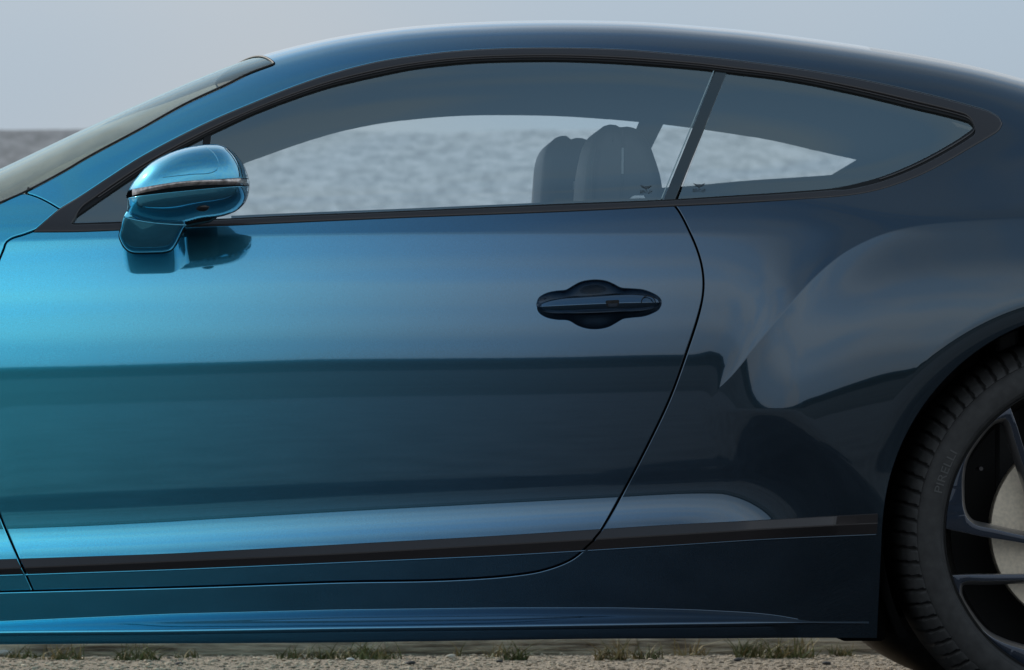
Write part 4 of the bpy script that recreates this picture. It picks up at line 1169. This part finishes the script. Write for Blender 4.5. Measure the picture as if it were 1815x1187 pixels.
calo = slab('brake_caliper', cal, -0.028, 0.06, 0.008, [RIMBLACK], wheel_r, step=0.01)
calo.rotation_euler = (0, rad(-58), 0)

def copy_tree(o, parent):
    c = o.copy(); COL.objects.link(c); c.parent = parent
    for ch_ in [x for x in o.children]:
        copy_tree(ch_, c)
    return c
wfr = copy_tree(wheel_r, car); wfr.rotation_euler = (0, 0, math.pi); wfr.location = (WHR[0], 0.855, WHR[2])
wff = copy_tree(wheel_r, car); wff.location = (WHF[0], -0.855, WHR[2])
wf2 = copy_tree(wheel_r, car); wf2.rotation_euler = (0, 0, math.pi); wf2.location = (WHF[0], 0.855, WHR[2])
# wheel-arch liners
for c in (ARC, ACF):
    for sgn in (-1, 1):
        a = np.radians(np.linspace(-28, 208, 60)); R = ARR - 0.004
        rows = [np.c_[c[0] + rr * np.cos(a), np.full(60, sgn * yy), c[2] + rr * np.sin(a)] for rr, yy in ((R, 0.925), (R + 0.012, 0.90), (R + 0.012, 0.50), (R * 0.6, 0.46), (0.02, 0.46))]
        link('arch_liner', grid_mesh(np.stack(rows, 1)), VOID, car)
box('rear_underbody', (ARC[0] - ARR - 0.02, -0.60, 0.20), (1.9, 0.60, 0.26), VOID, car)
box('sill_end_cover', (ARC[0] - ARR - 0.07, -0.86, 0.165), (ARC[0] - ARR + 0.02, -0.62, 0.30), VOID, car)

# ================================================================== KERB, GRASS AND STONES BEHIND THE CAR
WOOD = bpy.data.materials.new('weathered_timber'); WOOD.use_nodes = True
n = WOOD.node_tree; b = n.nodes['Principled BSDF']
tcn = n.nodes.new('ShaderNodeTexCoord'); mpn = n.nodes.new('ShaderNodeMapping'); mpn.inputs['Scale'].default_value = (1.6, 22, 22)
nzn = n.nodes.new('ShaderNodeTexNoise'); nzn.inputs['Scale'].default_value = 3.0; nzn.inputs['Detail'].default_value = 8; nzn.inputs['Roughness'].default_value = 0.65
rmp = n.nodes.new('ShaderNodeValToRGB'); rmp.color_ramp.elements[0].position = 0.36; rmp.color_ramp.elements[1].position = 0.66
rmp.color_ramp.elements[0].color = (0.10, 0.07, 0.045, 1); rmp.color_ramp.elements[1].color = (0.80, 0.66, 0.48, 1)
bmp = n.nodes.new('ShaderNodeBump'); bmp.inputs['Strength'].default_value = 0.8; bmp.inputs['Distance'].default_value = 0.02
L2 = n.links.new
L2(tcn.outputs['Object'], mpn.inputs['Vector']); L2(mpn.outputs['Vector'], nzn.inputs['Vector']); L2(nzn.outputs['Fac'], rmp.inputs['Fac'])
L2(rmp.outputs['Color'], b.inputs['Base Color']); L2(nzn.outputs['Fac'], bmp.inputs['Height']); L2(bmp.outputs['Normal'], b.inputs['Normal'])
b.inputs['Roughness'].default_value = 0.9

KY = 1.98                                                # front face of the timber kerb
def kx(u): return on_plane([(u, 1160)], KY)[0, 0]
us = [-520, 88, 681, 1128, 1590, 2300]
names_ = ['long bleached timber log edging the gravel, ending left of the first joint', 'grey split timber log between the two leftmost joints of the kerb',
          'cracked timber log of the kerb under the middle of the door', 'brown decayed timber log of the kerb below the door handle and shut line', 'timber log of the kerb partly hidden by the rear tyres']
for i in range(5):
    x0, x1 = kx(us[i]) + 0.001, kx(us[i + 1]) - 0.001
    nx = int((x1 - x0) / 0.02) + 2; na = 40
    X = np.linspace(x0, x1, nx); A = np.linspace(0, 2 * np.pi, na, endpoint=False)
    r0 = np.random.default_rng(40 + i)
    P = np.zeros((nx, na, 3))
    kn_ = r0.normal(0, 1, (14, na)); grain = gsm(np.tile(r0.normal(0, 1, na), 3), 0.6)[na:2 * na]
    for k, x in enumerate(X):
        sq = np.power(np.abs(np.cos(A)) ** 2.6 + np.abs(np.sin(A)) ** 2.6, -1 / 2.6)
        R = 0.075 * sq * (1 + 0.035 * grain + 0.02 * np.sin(3 * A + x * 2 + i) + 0.012 * fbm(np.full(na, x * 6.0), A * 4, 60 + i))
        end = min(1, (min(k, nx - 1 - k) + 2) / 4)
        P[k, :, 0] = x + (r0.normal(0, 0.004, na) if k in (0, nx - 1) else 0); P[k, :, 1] = 0.105 + R * np.cos(A) * 1.45; P[k, :, 2] = 0.0 + R * np.sin(A) * (0.9 + 0.1 * end)
    bm = bmesh.new(); me = grid_mesh(P, False, True); bm.from_mesh(me); bmesh.ops.holes_fill(bm, edges=[e for e in bm.edges if e.is_boundary]); bmesh.ops.recalc_face_normals(bm, faces=bm.faces); bm.to_mesh(me); bm.free()
    o = link('timber_log', me, WOOD); o.location = (0, KY, 0)
    tag(o, names_[i], 'log', 'timber kerb logs behind the car')

GR = [mat('green_grass', (0.135, 0.145, 0.05), 0.7, noise=(12, 0.5)), mat('dry_grass', (0.34, 0.27, 0.13), 0.8, noise=(12, 0.4))]
def tuft(u, v, h, n_, spread, dry, label, seed):
    r = random.Random(seed); c = on_plane([(u, v)], 0.0)[0]
    d = rays([(u, v)])[0]; t = -CAM[2] / d[2]; c = CAM + d * t
    c[1] = min(c[1], KY + 0.02); c[0] = on_plane([(u, v)], c[1])[0, 0]
    vs, fs, fm = [], [], []
    for _ in range(n_):
        a = r.uniform(0, 6.283); q = r.random() ** 0.7 * spread; bx, by = q * math.cos(a), q * math.sin(a) * 0.35
        hh = h * 0.75 * (0.25 + 1.1 * r.random() ** 1.8) ; lean = r.gauss(0, 1.0); ly = r.gauss(-0.15, 0.25); w = r.uniform(0.0016, 0.0034)
        k = len(vs); wa = r.uniform(0, 3.14); wx, wy = w * math.cos(wa), w * math.sin(wa)
        for s_ in (0, 0.4, 0.75, 1.0):
            px_ = bx + lean * hh * s_ ** 1.8; py_ = by + ly * hh * s_ ** 1.6; pz = hh * (s_ - 0.25 * abs(lean) * s_ * s_); ww = 1 - 0.9 * s_
            vs += [(px_ - wx * ww, py_ - wy * ww, pz), (px_ + wx * ww, py_ + wy * ww, pz)]
        dm = 1 if r.random() < dry else 0
        for s_ in range(3): fs.append((k + 2 * s_, k + 2 * s_ + 1, k + 2 * s_ + 3, k + 2 * s_ + 2)); fm.append(dm)
    o = link('grass_tuft', mesh(vs, fs), GR); o.data.polygons.foreach_set('material_index', fm)
    o.location = (c[0], c[1], 0.0); tag(o, label, 'grass', 'grass tufts along the timber kerb')
tufts = [(42, 1167, 0.045, 70, 0.05, 0.25, 'low green grass tuft left of the first log joint'),
         (112, 1169, 0.06, 90, 0.05, 0.6, 'browning grass tuft right of the first log joint'),
         (242, 1170, 0.06, 110, 0.055, 0.2, 'dense green grass tuft under the front of the door'),
         (330, 1166, 0.03, 40, 0.03, 0.3, 'small short grass sprig between two larger tufts under the mirror'),
         (520, 1168, 0.045, 60, 0.04, 0.3, 'small green grass tuft left of the widest tuft'),
         (570, 1168, 0.045, 60, 0.035, 0.25, 'green grass clump beside the widest tuft'),
         (640, 1168, 0.065, 190, 0.10, 0.3, 'widest grass clump of the kerb, left of the dark log joint'),
         (712, 1160, 0.045, 16, 0.01, 0.7, 'thin yellow grass sprig just right of the dark log joint'),
         (809, 1163, 0.06, 14, 0.01, 0.7, 'single tall yellow grass sprig against the log'),
         (880, 1166, 0.06, 26, 0.03, 0.8, 'sparse dry straw sprig left of the fan-shaped tuft'),
         (911, 1170, 0.06, 80, 0.035, 0.15, 'fan-shaped green grass tuft beneath the door handle'),
         (1090, 1170, 0.075, 110, 0.05, 0.7, 'tall yellow-green grass tuft under the shut line'),
         (1150, 1168, 0.055, 70, 0.045, 0.35, 'low olive grass tuft right of the tall yellow one'),
         (1222, 1162, 0.075, 40, 0.045, 0.95, 'dry straw-coloured stems against the log behind the quarter panel'),
         (1325, 1160, 0.055, 60, 0.03, 0.15, 'upright green grass tuft left of the broad flowering patch'),
         (1378, 1166, 0.08, 220, 0.10, 0.45, 'broad yellow-green grass patch with dry heads behind the sill end'),
         (1494, 1163, 0.045, 70, 0.035, 0.2, 'small dark green tuft beside the white pebble'),
         (1541, 1156, 0.04, 60, 0.03, 0.2, 'rightmost little tuft next to the far rear tyre')]
for i, t in enumerate(tufts): tuft(*t, seed=100 + i)

# loose stones: the few large ones singly, the rest as gravel
def stone_mesh(seed, flat=0.6):
    bm = bmesh.new(); bmesh.ops.create_icosphere(bm, subdivisions=2, radius=1)
    r = np.random.default_rng(seed); ax = r.normal(0, 1, (5, 3))
    for v in bm.verts:
        k = 1 + 0.16 * sum(math.sin(2.2 * float(np.dot(a_, v.co)) + i) for i, a_ in enumerate(ax)) / 2
        v.co = v.co * k; v.co.z *= flat
    me = bpy.data.meshes.new('m'); bm.to_mesh(me); bm.free(); return me
def gp(u, v):
    d = rays([(u, v)])[0]; return CAM + d * (-CAM[2] / d[2])
for u, v, s_, col, lab in [(1476, 1157, 0.011, (0.75, 0.68, 0.55), 'rounded white pebble lying by the kerb near the rear tyre'), (727, 1178, 0.010, (0.035, 0.033, 0.03), 'black stone on the gravel under the door, right of the dark joint'),
                           (886, 1174, 0.007, (0.05, 0.048, 0.045), 'small dark stone on the gravel below the straw sprig'), (1309, 1172, 0.010, (0.055, 0.052, 0.05), 'dark grey stone on the gravel under the quarter panel'),
                           (799, 1166, 0.009, (0.55, 0.48, 0.38), 'pale flat stone at the foot of the yellow sprig'), (621, 1171, 0.008, (0.6, 0.58, 0.54), 'small white stone below the widest grass clump'),
                           (1466, 1178, 0.009, (0.06, 0.057, 0.055), 'dark stone on the gravel left of the rear tyre'), (318, 1178, 0.008, (0.05, 0.048, 0.046), 'dark stone on the gravel under the front of the sill'),
                           (6, 1163, 0.016, (0.5, 0.46, 0.4), 'pale stone against the log at the far left')]:
    o = link('loose_stone', stone_mesh(int(u)), mat('stone_tone', col, 0.85, noise=(40, 0.25))); c = gp(u, v)
    o.location = (c[0], c[1], s_ * 0.35); o.scale = (s_ * 1.3, s_, s_); tag(o, lab, 'stone', 'loose stones on the gravel')
r = np.random.default_rng(5); vs, fs = [], []
base = [v.co[:] for v in stone_mesh(1).vertices]
bm = bmesh.new(); bmesh.ops.create_icosphere(bm, subdivisions=1, radius=1); bv = np.array([v.co[:] for v in bm.verts]); bf = [[v.index for v in f.verts] for f in bm.faces]; bm.free()
npb = 9000
for k in range(npb):
    x = r.uniform(-1.5, 1.9); y = r.uniform(0.7, KY + 0.02); s_ = 0.0022 + 0.0045 * r.random() ** 3
    q = bv * (1 + r.normal(0, 0.16, (len(bv), 1))) * np.array([s_ * r.uniform(0.8, 1.5), s_ * r.uniform(0.8, 1.3), s_ * 0.6]) + np.array([x, y, s_ * 0.25])
    b0 = len(vs); vs += q.tolist(); fs += [[b0 + i for i in f] for f in bf]
tag(link('gravel', mesh(vs, fs), mat('gravel_stones', (0.43, 0.345, 0.245), 0.9, noise=(35, 0.75)), smooth=False), kind='stuff')
